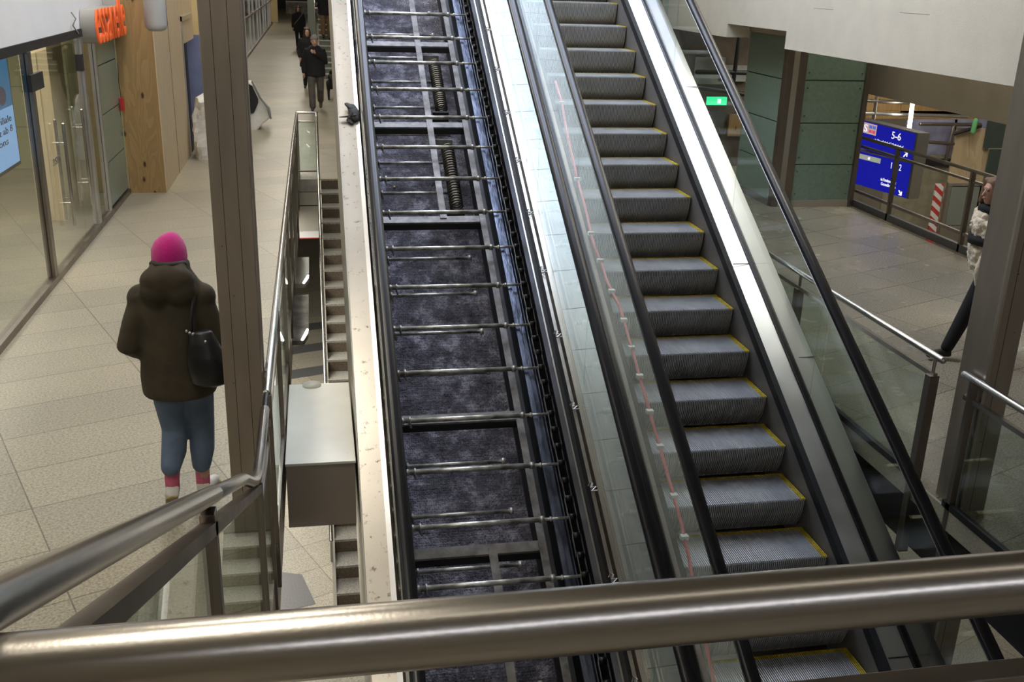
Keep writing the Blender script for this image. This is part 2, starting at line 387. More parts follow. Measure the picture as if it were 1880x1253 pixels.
# upper flight far away
st2 = thing('far_staircase', 'grey stone stairs with pale nosings rising beyond the walking man', 'stairs', (1.5, 33, 0))
tr, rs_ = MB(), MB()
for k in range(18):
    rs_.box((.18, 33 + k * .3, k * .15), (3.2, 33 + (k + 1) * .3, (k + 1) * .15 - .03)); tr.box((.16, 32.97 + k * .3, (k + 1) * .15 - .03), (3.2, 33 + (k + 1) * .3, (k + 1) * .15))
tr.build('tread', M('pale_nosing', (.46, .46, .41), .5, 0, .1, 8), st2); rs_.build('riser', M('grey_green_riser', (.15, .16, .13), .5, 0, .2, 8), st2)
hr2 = thing('far_handrail', 'steel handrail beside the far stairs held by person in brown trousers', 'handrail', (.12, 33, 0))
MB().tube([(.08, 33.2, .0), (.08, 33.2, 1.0), (.08, 38.4, 3.6)], .024, 10).build('rail', steel, hr2)
wl = MB().box((-.17, 38.5, 0), (.08, 38.8, 3.9)); struct('wall_stair_side', wl, M('grey_green_wall', (.28, .31, .28), .5, 0, .08, 1))

# ================================================================== LEFT SHOPFRONT
SX = -2.75
h_ = MB(); h_.box((SX - .3, 1, 2.42), (SX, 29, 4.6)); struct('wall_header', h_, white_h)
struct('trim_8', MB().box((SX - .06, 1, 2.33), (SX + .02, 17.2, 2.42)), blackm)
struct('trim_9', MB().box((SX - .05, 1, 0), (SX + .04, 15.54, .07)), bronze)
# teal panels
tp = thing('teal_panel_wall', 'tall green glass wall panels between shop glass and plywood box', 'wall panels', (SX, 14.8, 0))
tp_y0, tp_y1 = 14.12, 15.52
for z0, z1 in ((.09, .66), (.675, 1.29), (1.305, 1.91), (1.925, 2.33)):
    MB().box((SX - .04, tp_y0, z0), (SX + .01, tp_y1, z1)).build('panel', teal, tp)
MB().box((SX - .05, tp_y0 - .03, .07), (SX + .0, tp_y1, 2.33)).build('backing', teal_dark, tp)
MB().box((SX - .05, tp_y0 - .07, .07), (SX + .03, tp_y0 - .02, 2.33)).build('frame_post', alu, tp)
# glazing
gl = thing('shop_window', 'large shop glass pane with blue screen behind it, nearest on left', 'window', (SX, 6, .07))
MB().box((SX - .01, 1, .07), (SX, 10.84, 2.33)).build('pane', glass_s, gl)
MB().box((SX - .05, 10.84, .07), (SX + .03, 10.96, 2.33)).build('frame_post', bronze, gl)
MB().box((SX + .01, 10.78, 1.96), (SX + .05, 11.25, 2.12)).build('clamp', blackm, gl)
gd = thing('glass_door', 'frameless glass door with tall steel bar handles and dark clamps', 'door', (SX, 12, .02))
MB().box((SX - .008, 11.0, .03), (SX + .004, 12.55, 2.30)).build('pane', glass_s, gd)
for yy, xo in ((11.75, .07), (12.05, -.08)):
    hb = MB().tube([(SX + xo, yy, .42), (SX + xo, yy, 1.52)], .017, 12).build('bar_handle', steel, gd)
    for zz in (.66, 1.32): MB().tube([(SX, yy, zz), (SX + xo, yy, zz)], .011, 8).build('stud', steel, hb)
text_obj('lettering', 'SYSTEM', (SX + .012, 11.38, 1.13), (0, 1, 0), (0, 0, 1), .34, .075, M('grey_print', (.12, .11, .10), .5), gd)
gd2 = thing('glass_door', 'second frameless glass door beside the grey post, bar handle on its near edge', 'door', (SX, 13, .02))
MB().box((SX - .008, 12.58, .03), (SX + .004, 13.28, 2.30)).build('pane', glass_s, gd2)
for yy, xo in ((12.72, .07), (12.95, -.08)):
    hb = MB().tube([(SX + xo, yy, .45), (SX + xo, yy, 1.55)], .017, 12).build('bar_handle', steel, gd2)
    for zz in (.70, 1.35): MB().tube([(SX, yy, zz), (SX + xo, yy, zz)], .011, 8).build('stud', steel, hb)
MB().box((SX - .03, 13.15, 1.95), (SX + .04, 13.275, 2.14)).build('clamp', blackm, gd2)
gw = thing('side_window', 'narrow shop glass pane between the grey post and green wall panels', 'window', (SX, 13.7, .07))
MB().box((SX - .05, 13.28, .07), (SX + .03, 13.38, 2.33)).build('frame_post', alu, gw)
MB().box((SX - .01, 13.38, .07), (SX, 14.05, 2.33)).build('pane', glass_s, gw)
# shop interior
struct('wall_shop_back', MB().box((-8.5, 17.6, 0), (SX - .06, 17.7, 2.9)), palegreen)
g = MB()
for zz in (.66, 1.29, 1.92): g.box((-8.5, 17.585, zz), (SX - .06, 17.6, zz + .015))
struct('trim_10', g, M('green_joint', (.25, .28, .18), .5))
cb = thing('cream_cupboard', 'tall cream cupboard standing behind the glass shop door', 'cupboard', (-3.7, 14.2, 0))
a = atz(85, 406, 0); bq = atz(131, 405, 0)
MB().box((a.x - .08, a.y, 0), (bq.x - .05, a.y + .8, 2.6)).build('body', creamw, cb, bevel=.004)
MB().box((a.x - .03, a.y - .012, .06), (bq.x - .18, a.y - .002, 2.1)).build('door', M('cream_door', (.84, .71, .46), .5), cb, bevel=.003)
struct('wall_shop_side', MB().box((bq.x - .05, 14.7, 0), (SX - .06, 14.76, 2.4)), palegreen)
struct('ceiling_shop', MB().box((-8.5, 1, 2.9), (SX - .1, 17.7, 3.0)), white_p)
sc_ = thing('advertising_screen', 'blue advertising screen with dark text behind the shop glass', 'screen', (SX - .25, 10.1, .6))
MB().box((SX - .30, 8.9, 1.20), (SX - .245, 11.16, 2.31)).build('housing', blackm, sc_, bevel=.004)
MB().box((SX - .246, 8.94, 1.24), (SX - .240, 11.12, 1.80)).build('panel', screenblue, sc_)
MB().box((SX - .246, 8.94, 1.80), (SX - .240, 11.12, 2.29)).build('picture', screendark, sc_)
g = MB(); g.ball((SX - .24, 10.8, 1.92), (.003, .14, .09)); g.build('picture_figure', E_('screen_dark_figure', (.10, .09, .13), .8), sc_)
g = MB(); g.ball((SX - .24, 10.55, 2.08), (.003, .12, .15)); g.build('picture_figure', E_('screen_dark_figure', (.10, .09, .13), .8), sc_)
tx = M('screen_text', (.02, .04, .09), .5)
for zz, s_ in ((1.66, 'unsere Filiale'), (1.56, 'von kurz ab 8'), (1.46, 'die Salons')):
    text_obj('text_line', s_, (SX - .238, 9.9, zz), (0, 1, 0), (0, 0, 1), 1.1 if zz > 1.5 else .9, .065, tx, sc_, ext=.0015)
# orange sign letters
sg = thing('shop_sign', 'orange channel letters reading essanelle on the white header', 'sign', (SX, 14.6, 2.3))
text_obj('letter_returns', 'essanelle', (SX + .09, 13.45, 2.24), (0, 1, 0), (0, 0, 1), 2.0, .60, signgrey, sg, ext=.085)
text_obj('letters', 'essanelle', (SX + .19, 13.45, 2.24), (0, 1, 0), (0, 0, 1), 2.0, .60, orange, sg, ext=.012)
cab = MB().tube([(SX + .02, 13.0, 2.62), (SX + .05, 13.05, 2.55), (SX + .03, 12.95, 2.48), (SX + .03, 13.2, 2.38)], .008, 8).build('sign_cable', M('grey_cable', (.25, .24, .22), .5), None)
tag(cab, 'thin grey cable hanging from the white header beside the orange sign', 'cable')
# red tag on panels
al = thing('red_alarm_box', 'small red box hanging at the plywood edge beside green panels', 'alarm box', (SX + .05, 15.3, 1.1))
MB().box((SX + .02, 15.42, 1.20), (SX + .07, 15.50, 1.38)).build('case', redp, al, bevel=.006)
MB().tube([(SX + .04, 15.46, 1.38), (SX + .03, 15.45, 1.62), (SX + .04, 15.47, 1.85)], .005, 6).build('wire', blackm, al)
# plywood box
pb = thing('plywood_hoarding', 'tall knotty plywood box with a pale side beside the corridor', 'hoarding', (-2.45, 16.9, 0))
MB().box((SX + .02, 15.54, 0), (-2.22, 15.56, 3.0)).build('front_sheet', ply, pb)
sd = MB(); sd.box((-2.24, 15.56, 0), (-2.21, 18.75, 3.4)); sd.box((-2.24, 18.75, 1.9), (-2.21, 20.6, 3.4)); sd.build('side_sheet', ply2, pb)
MB().box((-2.215, 17.1, .0), (-2.205, 17.11, 3.0)).build('seam', dark_board, pb)
wf = MB(); wf.box((-2.25, 18.75, .0), (-2.19, 18.83, 2.36)); wf.box((-2.25, 18.75, 2.28), (-2.19, 20.3, 2.36)); wf.build('opening_frame', alu, pb)
MB().box((-2.30, 19.2, 0), (-2.22, 19.5, 2.1)).build('dark_jamb', blackm, pb)
# blue board behind the bags
bb = thing('blue_board', 'blue-grey board below a yellow plywood strip behind the column', 'board', (-1.9, 20.8, 0))
MB().box((-2.5, 20.8, 0), (-1.45, 20.85, 1.95)).build('panel', bluepanel, bb)
MB().box((-2.5, 20.8, 1.95), (-1.45, 20.86, 3.2)).build('strip', M('yellow_plywood', (.62, .46, .22), .6, 0, .1, 2), bb)

# hanging lamp
p = aty(283, 0, 14.2)
dr = thing('cylinder_lamp', 'grey cylindrical lamp hanging in front of the plywood hoarding', 'lamp', (p.x, 14.2, 2.4))
zb = aty(283, 57, 14.2).z; rr = (aty(303, 20, 14.2) - aty(262, 20, 14.2)).length / 2
sec = [(p.x, 14.2, zb + .0, rr * .55, rr * .55), (p.x, 14.2, zb + .02, rr * .82, rr * .82), (p.x, 14.2, zb + .05, rr * .97, rr * .97), (p.x, 14.2, zb + .09, rr, rr), (p.x, 14.2, 3.4, rr, rr), (p.x, 14.2, 3.45, rr * .9, rr * .9)]
MB().ell(sec, 28).build('housing', grey_lamp, dr)
MB().tube([(p.x, 14.2, 3.45), (p.x, 14.2, 7.5)], .012, 8).build('suspension', blackm, dr)

# far shopfronts along the corridor
for i, y0 in enumerate(range(26, 68, 6)):
    fs = thing('far_shopfront', 'glazed shopfront bay with steel posts, %s from the bags along the far corridor' % ['nearest', 'second', 'third', 'fourth', 'fifth', 'sixth', 'seventh'][i], 'shopfront', (-2.5, y0 + 3, 0), group='glazed bays of the far corridor')
    MB().box((-2.52, y0, .12), (-2.50, y0 + 6, 2.7)).build('pane', glass_s, fs)
    for yy in (y0, y0 + 2.6): MB().box((-2.56, yy, 0), (-2.46, yy + .12, 2.75)).build('post', alu, fs)
    MB().box((-2.54, y0, 1.35), (-2.47, y0 + 6, 1.42)).build('rail', M('pink_grey_trim', (.30, .22, .20), .5), fs)
    MB().box((-4.2, y0 + .2, .0), (-3.6, y0 + 5.6, 1.6)).build('display_unit', M('display_%d' % i, [(.5, .5, .46), (.32, .25, .22), (.55, .56, .5), (.2, .24, .2), (.5, .42, .3), (.6, .6, .58), (.3, .3, .3)][i], .5, 0, .3, 2), fs)
struct('wall_far_header', MB().box((-2.6, 26, 2.75), (-2.45, 68, 4.6)), white_h)
struct('wall_far_shop', MB().box((-6, 26, 0), (-5.9, 68, 3)), M('pale_shop_wall', (.5, .52, .45), .6, 0, .2, .7))
struct('trim_11', MB().box((-2.56, 26, 0), (-2.45, 68, .1)), bronze)
pcol = MB().box((-2.7, 70, 0), (-2.2, 70.6, 4)); tag(pcol.build('yellow_column', M('yellow_column_paint', (.62, .48, .25), .6)), 'distant yellow column at the end of the shopfronts', 'column')
bar = thing('striped_barrier', 'distant striped barrier across the end of the corridor', 'barrier', (-.8, 84, 0))
MB().box((-2.0, 84, .0), (.6, 84.1, .9)).build('board', M('barrier_stripes', (.35, .33, .30), .6, 0, .6, 3), bar)
MB().box((-2.0, 83.9, .85), (.6, 84.2, .95)).build('top_rail', whitep, bar)

# ================================================================== COLUMNS
def column(name, label, x0, x1, y0, y1, z0, z1, grooves, xg):
    t = thing(name, label, 'column', ((x0 + x1) / 2, (y0 + y1) / 2, z0))
    MB().box((x0, y0, z0), (x1, y1, z1)).build('shaft', colm, t, bevel=.006)
    for g_ in grooves: MB().box((g_ - .0016, y0 - .001, z0), (g_ + .0016, y0 + .004, z1)).build('seam', M('brown_seam', (.05, .042, .035), .6), t)
    for a_, b2 in xg: MB().box((a_ - .012, b2[0], z0), (a_ + .012, b2[1], z1)).build('flange', colm2, t, bevel=.003)
    g = MB()
    for _ in range(5):
        zz = random.uniform(.2, 2.6); xx = random.uniform(x0 + .03, x1 - .03); g.tube([(xx, y0 - .004, zz), (xx, y0 + .004, zz)], .0028, 8)
    g.build('rivet', blackm, t); return t
column('steel_column', 'brown steel-clad column standing beside the woman in the pink hat', -.555, -.346, 5.42, 5.66, 0, 7.5, (-.493, -.415), [(-.348, (5.50, 5.53))])
column('steel_column', 'brown steel-clad column at right in front of the person in white fur', 3.965, 4.15, 5.12, 5.38, ZL, 7.5, (4.04,), [(3.972, (5.108, 5.135))])

# ================================================================== RAILINGS
def post(t, x, y, z0, z1, w=.045, d=.02, mat=None):
    return MB().box((x - w / 2, y - d / 2, z0), (x + w / 2, y + d / 2, z1)).build('post', mat or bronze, t, bevel=.002)
RX = -.315
lr = thing('void_railing', 'long glass and steel railing along the corridor edge of the stairwell', 'railing', (RX, 10, 0))
MB().tube([(RX + .01, 16.93, .995), (RX, 14, 1.0), (RX, 5.2, 1.0)], .0235, 18).build('handrail', steel, lr)
MB().tube([(-.30, 16.93, 1.0), (.01, 16.93, 1.0)], .022, 14).build('handrail', steel, lr)
MB().tube([(-.30, 16.93, .86), (.01, 16.93, .86)], .013, 10).build('rail', steel_gal, lr)
MB().tube([(-.30, 16.93, .06), (.01, 16.93, .06)], .018, 10).build('base_rail', bronze, lr)
MB().box((-.29, 16.92, .08), (.0, 16.93, .85)).build('pane', glass_g, lr)
for x_ in (-.305, .01): MB().tube([(x_, 16.93, 0), (x_, 16.93, 1.0)], .017, 10).build('post', steel_gal, lr)
MB().box((RX - .012, 5.2, .80), (RX + .012, 16.9, .84)).build('rail', steel_gal, lr)
MB().box((RX - .015, 5.2, .0), (RX + .015, 16.9, .05)).build('base_rail', bronze, lr)
yy = 5.25
while yy < 16.8:
    post(lr, RX, yy, -.25, .98); 
    if yy + 1.45 < 17: MB().box((RX - .006, yy + .04, .06), (RX + .006, min(16.85, yy + 1.41), .80)).build('pane', glass_g, lr)
    yy += 1.45
MB().tube([(RX, 5.22, 1.0), (RX, 4.98, 1.0)], .016, 14).build('connector', blackm, lr)
# near part: level then rising along the gallery
nr = thing('rising_railing', 'near steel handrail that bends and climbs from corridor level to the gallery', 'railing', (RX, 3, 0))
RZ = lambda y: 1.033 + (4.2 - y) * .467
pts = [(RX, 4.98, 1.0), (RX, 4.5, 1.0), (RX, 4.22, 1.02), (RX, 4.05, 1.07), (RX, 3.85, 1.165), (RX, 3.5, RZ(3.5)), (RX, 2.62, RZ(2.62))]
MB().tube(pts, .0235, 20).build('handrail', steel, nr)
MB().tube([(RX, 2.60, RZ(2.60)), (RX, .86, RZ(.86)), (RX, .80, RZ(.8))], .0255, 22).build('handrail', steel, nr)
g = MB(); g.prism([(x, 4.15, 1.08 - .105 + d) for x, d in ((RX - .02, -.02), (RX + .02, -.02), (RX + .02, .02), (RX - .02, .02))], [(x, .8, RZ(.8) - .105 + d) for x, d in ((RX - .02, -.02), (RX + .02, -.02), (RX + .02, .02), (RX - .02, .02))]); g.build('rail', bronze, nr)
g = MB(); g.prism([(x, 4.15, .05 + d) for x, d in ((RX - .02, -.03), (RX + .02, -.03), (RX + .02, .03), (RX - .02, .03))], [(x, .8, RZ(.8) - 1.05 + d) for x, d in ((RX - .02, -.03), (RX + .02, -.03), (RX + .02, .03), (RX - .02, .03))]); g.build('base_rail', bronze, nr)
MB().box((RX - .012, 4.2, .80), (RX + .012, 4.98, .84)).build('rail', steel_gal, nr)
for y_ in (4.2, 2.45):
    zt = RZ(y_) - .04
    post(nr, RX, y_, -.25 if y_ > 4 else RZ(y_) - 1.1, zt, .04, .05)
    post(nr, RX, y_ + .075 if y_ > 4 else y_ + .06, -.25 if y_ > 4 else RZ(y_) - 1.1, zt - .09, .03, .02, steel_gal)
post(nr, RX, 4.95, -.25, .96, .03, .03)
for a_, b2 in ((4.12, 2.55), (2.38, .85)):
    g = MB(); g.prism([(x, a_, RZ(a_) + d) for x, d in ((RX - .005, -1.0), (RX + .005, -1.0), (RX + .005, -.13), (RX - .005, -.13))], [(x, b2, RZ(b2) + d) for x, d in ((RX - .005, -1.0), (RX + .005, -1.0), (RX + .005, -.13), (RX - .005, -.13))]); g.build('pane', glass_g, nr)
MB().box((RX - .005, 4.28, .06), (RX + .005, 4.9, .79)).build('pane', glass_g, nr)

# gallery railing in front of the camera, and the gallery slab
rail_m = M('foreground_rail_steel', (.40, .37, .33), .27, 1, .04, 3, .02, 200)
gr = thing('gallery_railing', 'thick round steel rail crossing the whole foreground', 'railing', (1, .8, 1.55))
MB().tube([(RX - .02, .805, 2.565), (3.2, .805, 2.565)], .0325, 40).build('handrail', rail_m, gr)
MB().box((RX, .79, 2.425), (3.2, .82, 2.455)).build('rail', bronze, gr, bevel=.002)
for x_ in (RX, 3.15): MB().box((x_ - .02, .785, 1.55), (x_ + .02, .825, 2.56)).build('post', bronze, gr)
struct('floor_gallery', MB().box((RX - .6, -4, 1.25), (5.2, .72, 1.55)), gran)

# right railing beside the escalator
X1 = 3.925
rr_ = thing('right_railing', 'glass railing with round rail between the escalator and the right floor', 'railing', (X1, 7, 0))
MB().tube([(X1, 13.5, .90), (X1, 5.50, .90)], .0235, 18).build('handrail', steel, rr_)
MB().box((X1 - .015, 5.55, .76), (X1 + .015, 13.5, .79)).build('rail', steel_gal, rr_)
MB().box((X1 - .02, 5.55, .0), (X1 + .02, 13.5, .045)).build('base_rail', blackm, rr_)
for i, y_ in enumerate((5.58, 7.55, 9.5, 11.5)):
    MB().box((X1 - .035, y_ - .03, -.55), (X1 + .035, y_ + .03, .77)).build('post', bronze, rr_, bevel=.003)
    MB().tube([(X1, y_, .76), (X1, y_, .89)], .012, 10).build('spigot', steel_gal, rr_)
for a_, b2 in ((5.62, 6.98), (7.0, 7.5), (7.6, 9.45), (9.55, 11.45), (11.55, 13.4)):
    MB().box((X1 - .006, a_ + .01, .045), (X1 + .006, b2 - .01, .76)).build('pane', glass_g, rr_)
r2 = thing('near_right_railing', 'short railing at the right edge starting beside the brown column', 'railing', (X1, 4.3, 0))
MB().tube([(X1, 5.26, .90), (X1, 3.2, .90)], .0235, 18).build('handrail', steel, r2)
MB().box((X1 - .015, 3.2, .75), (X1 + .015, 5.22, .78)).build('rail', steel, r2)
MB().box((X1 - .02, 2.5, .0), (X1 + .02, 5.22, .045)).build('base_rail', blackm, r2)
MB().box((X1 - .006, 3.3, .045), (X1 + .006, 5.1, .75)).build('pane', glass_g, r2)
for y_ in (5.16, 3.4): MB().box((X1 - .02, y_ - .02, -.5), (X1 + .02, y_ + .02, .88)).build('post', bronze, r2)
struct('trim_12', MB().box((VX1 - .02, 1, -.14), (VX1 + .0, VYE, 0)), M('pale_granite_edge', (.46, .42, .32), .5, 0, .15, 60))

# ================================================================== ESCALATORS
EY0, EY1 = 1.3, 15.4
JY = [14.0 - .09, 12.05, 10.19, 8.34, 6.54, 4.66, 2.8, EY0]
def rails(t, xh, sgn):
    """handrail, its guide and the glass below; sgn = +1 when the steps lie to the right"""
    w = .041
    g = MB(); sec = []
    for k in range(14):
        a_ = PI * k / 13 ; sec.append((xh + w * math.cos(a_), 1.085 + .026 * math.sin(a_)))
    sec += [(xh - w, 1.062), (xh + w, 1.062)]
    g.slope(sec, EY0, EY1); g.build('handrail_belt', rubber, t)
    MB().slope([(xh - .03, 1.062), (xh + .03, 1.062), (xh + .022, 1.02), (xh + .008, 1.0), (xh - .008, 1.0), (xh - .022, 1.02)], EY0, EY1).build('handrail_guide', steel, t)
    for a_, b2 in zip([EY1] + JY[:-1], JY):
        MB().srect(xh - .006, xh + .006, .19, 1.01, b2 + .004, a_ - .004).build('glass_panel', glass, t)
        
def truss_side(t, x, outer): MB().slope([(x, .13), (x + outer * .012, .13), (x + outer * .012, -1.35), (x, -1.35)], EY0, EY1).build('side_cladding', beige_clad, t)

# ---- working escalator (right)
eb = thing('escalator', 'working escalator with ribbed grey steps and yellow step edges', 'escalator', (2.88, 6, ZL))
rails(eb, 2.17, 1); rails(eb, 3.60, -1)
SXL, SXR = 2.29, 3.375
for a_, b2 in ((2.235, 2.285), (3.38, 3.43)):
    inner = a_ if a_ > 3 else b2
    MB().srect(min(inner, inner), inner + .004, -.55, .07, EY0, EY1).build('skirt_panel', skirtm, eb)
    MB().slope([(a_, .08), (b2, .08), (b2, .155), (a_, .165)] if a_ > 3 else [(a_, .07), (b2, .06), (b2, .13), (a_, .165)], EY0, EY1).build('skirt_brush', brushm, eb)
MB().slope([(3.43, .15), (3.575, .17), (3.575, .14), (3.43, .12)], EY0, EY1).build('inner_deck', alu_deck, eb)
MB().slope([(2.195, .19), (2.235, .165), (2.235, .14), (2.195, .16)], EY0, EY1).build('inner_deck', alu_deck, eb)
for x_ in (2.17, 3.60): MB().srect(x_ - .022, x_ + .022, .13, .195, EY0, EY1).build('glass_gasket', rubber, eb)
MB().slope([(3.622, .18), (3.80, .165), (3.80, .135), (3.622, .15)], EY0, EY1).build('outer_deck', alu_deck, eb)
for yj, a1, a2 in ((6.92, 3.624, 3.80), (9.98, 3.624, 3.80), (7.82, 3.432, 3.573), (4.8, 3.432, 3.573)):
    MB().slope([(a1, .176), (a2, .176), (a2, .172), (a1, .172)], yj, yj + .006).build('deck_joint', blackm, eb)
truss_side(eb, 3.80, -1)
MB().srect(2.3, 3.8, -1.4, -1.33, EY0, EY1).build('truss_soffit', beige_clad, eb)
# steps
W = SXR - SXL; NR = 75; pit = W / NR; D = .4
arc = [(.0, -.012), (.0, -.05), (.006, -.10), (.02, -.15), (.042, -.20), (.065, -.245)]
def step_mesh():
    base, ribs, yel, yb = MB(), MB(), MB(), MB()
    base.box((0, .004, -.05), (W, D, -.011))
    riser, rr2 = MB(), MB()
    n = len(arc)
    vs = [(x, y + .012, z) for x in (0, W) for y, z in arc]; riser.add(vs, [(i, i + 1, n + i + 1, n + i) for i in range(n - 1)])
    for k in range(NR):
        x = k * pit; side = (k < 2) or (k > NR - 4)
        tgt = yel if side else ribs
        tgt.box((x + pit * .12, .0, -.012), (x + pit * .60, D - .032, 0))
        yel.box((x + pit * .12, D - .032, -.012), (x + pit * .60, D, 0))
        a, b2 = x + pit * .62, x + pit * 1.12
        if k == NR - 1: continue
        vs = []
        for y, z in arc: vs += [(a, y + .012, z), (b2, y + .012, z), (b2, y, z), (a, y, z)]
        m_ = len(arc); fs = []
        for i in range(m_ - 1):
            o = i * 4
            fs += [(o + 1, o + 2, o + 6, o + 5), (o + 2, o + 3, o + 7, o + 6), (o + 3, o + 0, o + 4, o + 7)]
        fs.append((0, 1, 2, 3)); rr2.add(vs, fs)
    return base, ribs, yel, riser, rr2
base, ribs, yel, riser, rr2 = step_mesh()
def zstep(k): return Vector((SXL, 11.579 - .4 * k, zn(11.579 - .4 * k)))
first = base.build('step', tread_b, None, world=False)
first.parent = eb
subs = [ribs.build('tread_cleats', tread_m, first, world=False), yel.build('yellow_edging', yellow, first, world=False),
        riser.build('riser_plate', riser_b, first, world=False), rr2.build('riser_cleats', riser_m, first, world=False)]
first.location = zstep(-6) - Vector(eb.location)
for k in range(-5, 22): clone(first, eb, zstep(k) - Vector(eb.location))

# ---- opened escalator (left)
ea = thing('opened_escalator', 'escalator under repair with its steps removed, axles and chain exposed', 'escalator', (1.115, 6, ZL))
rails(ea, .408, 1); rails(ea, 1.825, -1)
MB().slope([(.20, .17), (.352, .19), (.352, .16), (.20, .13)], EY0, EY1).build('outer_deck', deck_dirty, ea)
MB().slope([(.352, .19), (.385, .20), (.385, .16), (.352, .16)], EY0, EY1).build('deck_profile', alu, ea)
MB().srect(.196, .202, .05, .185, EY0, EY1).build('deck_lip', beige_clad, ea)
truss_side(ea, .20, 1)
# middle cover between both escalators, cut in short plates
yj = [11.45 - .365 * i for i in range(-10, 26)]
for a_, b2 in zip(yj[:-1], yj[1:]):
    if b2 < EY0: break
    MB().slope([(1.862, .165), (2.14, .18), (2.14, .15), (1.862, .14)], b2 + .004, a_).build('cover_plate', deck_mid, ea)
for x0, x1, h0, h1, mt in ((1.70, 1.712, -.02, .14, steel_gal), (1.712, 1.765, -.02, .04, blackm), (1.765, 1.79, .02, .16, steel_gal), (1.79, 1.805, .0, .10, bronze), (1.805, 1.845, .06, .20, steel_gal), (1.845, 1.862, .08, .175, bronze)):
    MB().srect(x0, x1, h0, h1, EY0, EY1).build('profile_rail', mt, ea)
cl = None
for i in range(16):
    y_ = 13.2 - .6 * i
    z_ = zn(y_) + .165
    pts = [(1.755, y_ + .03, z_ + .01), (1.77, y_ + .045, z_ + .03), (1.785, y_ + .02, z_ + .03), (1.765, y_ + .0, z_ + .01), (1.80, y_ - .01, z_ + .02), (1.765, y_ - .03, z_ + .0), (1.80, y_ - .045, z_ + .01)]
    MB().tube(pts, .0045, 6).build('spring_clip', alu, ea)
# tray below
MB().srect(.45, 1.62, -1.20, -1.17, EY0, EY1).build('drip_tray', traym, ea)
MB().srect(.42, 1.86, -1.36, -1.30, EY0, EY1).build('truss_soffit', darkpit, ea)
g = MB(); g.srect(1.845, 1.855, -1.3, .1, EY0, EY1); g.build('pit_wall', darkpit, ea)
g = MB(); g.srect(.43, .44, -1.3, .15, EY0, EY1); g.build('pit_wall', darkpit, ea)
g = MB(); g.srect(.46, .50, -.37, -.33, EY0, EY1); g.srect(1.575, 1.61, -.385, -.355, EY0, EY1); g.srect(1.665, 1.672, -.44, -.36, EY0, EY1); g.build('guide_track', track, ea)
MB().srect(1.612, 1.655, -.41, -.385, EY0, EY1).build('guide_track', track, ea)
MB().srect(1.505, 1.545, -.9, -.45, EY0, EY1).build('dark_web', darkpit, ea)
MB().slope([(1.455, -.44), (1.51, -.44), (1.51, -.50), (1.503, -.50), (1.503, -.447), (1.455, -.447)], EY0, EY1).build('angle_iron', greyiron, ea)
for yc in (14.0, 12.76, 11.54, 10.32, 9.12, 7.15 + .02, 6.17, 4.9):
    MB().srect(.5, 1.53, -.47, -.455, yc - .035, yc + .035).build('cross_member', greyiron, ea)
    MB().srect(.5, 1.53, -.525, -.47, yc - .035, yc - .028).build('cross_shade', darkpit, ea)  # black strip paints the shadow line under each cross member
for a_, b2 in ((9.12, 12.76), (EY0 + .5, 6.17)):
    MB().srect(1.09, 1.15, -.453, -.443, a_, b2).build('flat_bar', greyiron, ea)
# springs with end brackets
def spring(yt, yb, x, h, rad=.060, turns=24):
    L = []
    for i in range(turns * 10 + 1):
        t = i / (turns * 10); y = yt + (yb - yt) * t; a_ = 2 * PI * turns * t
        L.append((x + rad * math.cos(a_), y - .5 * rad * math.sin(a_) * 1.0, zn(y) + h + .866 * rad * math.sin(a_)))
    sp = MB().tube(L, .009, 6).build('coil_spring', springm, ea)
    MB().srect(x - .10, x + .065, h - .09, h + .03, yb - .06, yb - .05).build('spring_bracket', M('black_bracket', (.03, .03, .032), .4, .5), ea)
    MB().srect(x - .12, x + .055, h - .02, h + .06, yt + .03, yt + .04).build('spring_bracket', greyiron, ea)
spring(11.45, 10.72, 1.29, -.60); spring(10.2, 9.42, 1.285, -.60); spring(5.2, 4.3, 1.25, -.60, .065, 14)
# axles of the step chain
def axle(long):
    g = MB(); x0, x1 = (.50, 1.50) if long else (.50, 1.40)
    g.tube([(x0, 0, 0), (x1, 0, 0)], .0195 if long else .0165, 12, caps='flat')
    for xx, w_, r_ in ((x0 + .05, .025, .026), (x0 + .11, .012, .031), (x1 - .03, .03, .027)):
        g.tube([(xx, 0, 0), (xx + w_, 0, 0)], r_, 12, caps='flat')
    if long: g.tube([(1.5, 0, 0), (1.70, 0, 0)], .0115, 10, caps='flat'); g.tube([(1.545, 0, 0), (1.56, 0, 0)], .019, 10, caps='flat')
    g.tube([(x0 + .11, 0, -.02), (x0 + .125, -.005, -.055)], .008, 6)
    return g.build('step_axle' if long else 'return_axle', rod, None, world=False)
AX = None
for nm, yy0, z0, n_ in (('u', 11.835 + .8, 2.736 + .462, 22), ('l', 12.44 + .8, 2.477 + .462, 22)):
    a0 = axle(nm == 'u'); a0.parent = ea
    for i in range(n_):
        loc = Vector((0, yy0 - .4 * i, z0 - .231 * i)) - Vector(ea.location)
        if i == 0: a0.location = loc
        else:
            c = a0.copy(); C.objects.link(c); c.parent = ea; c.location = loc
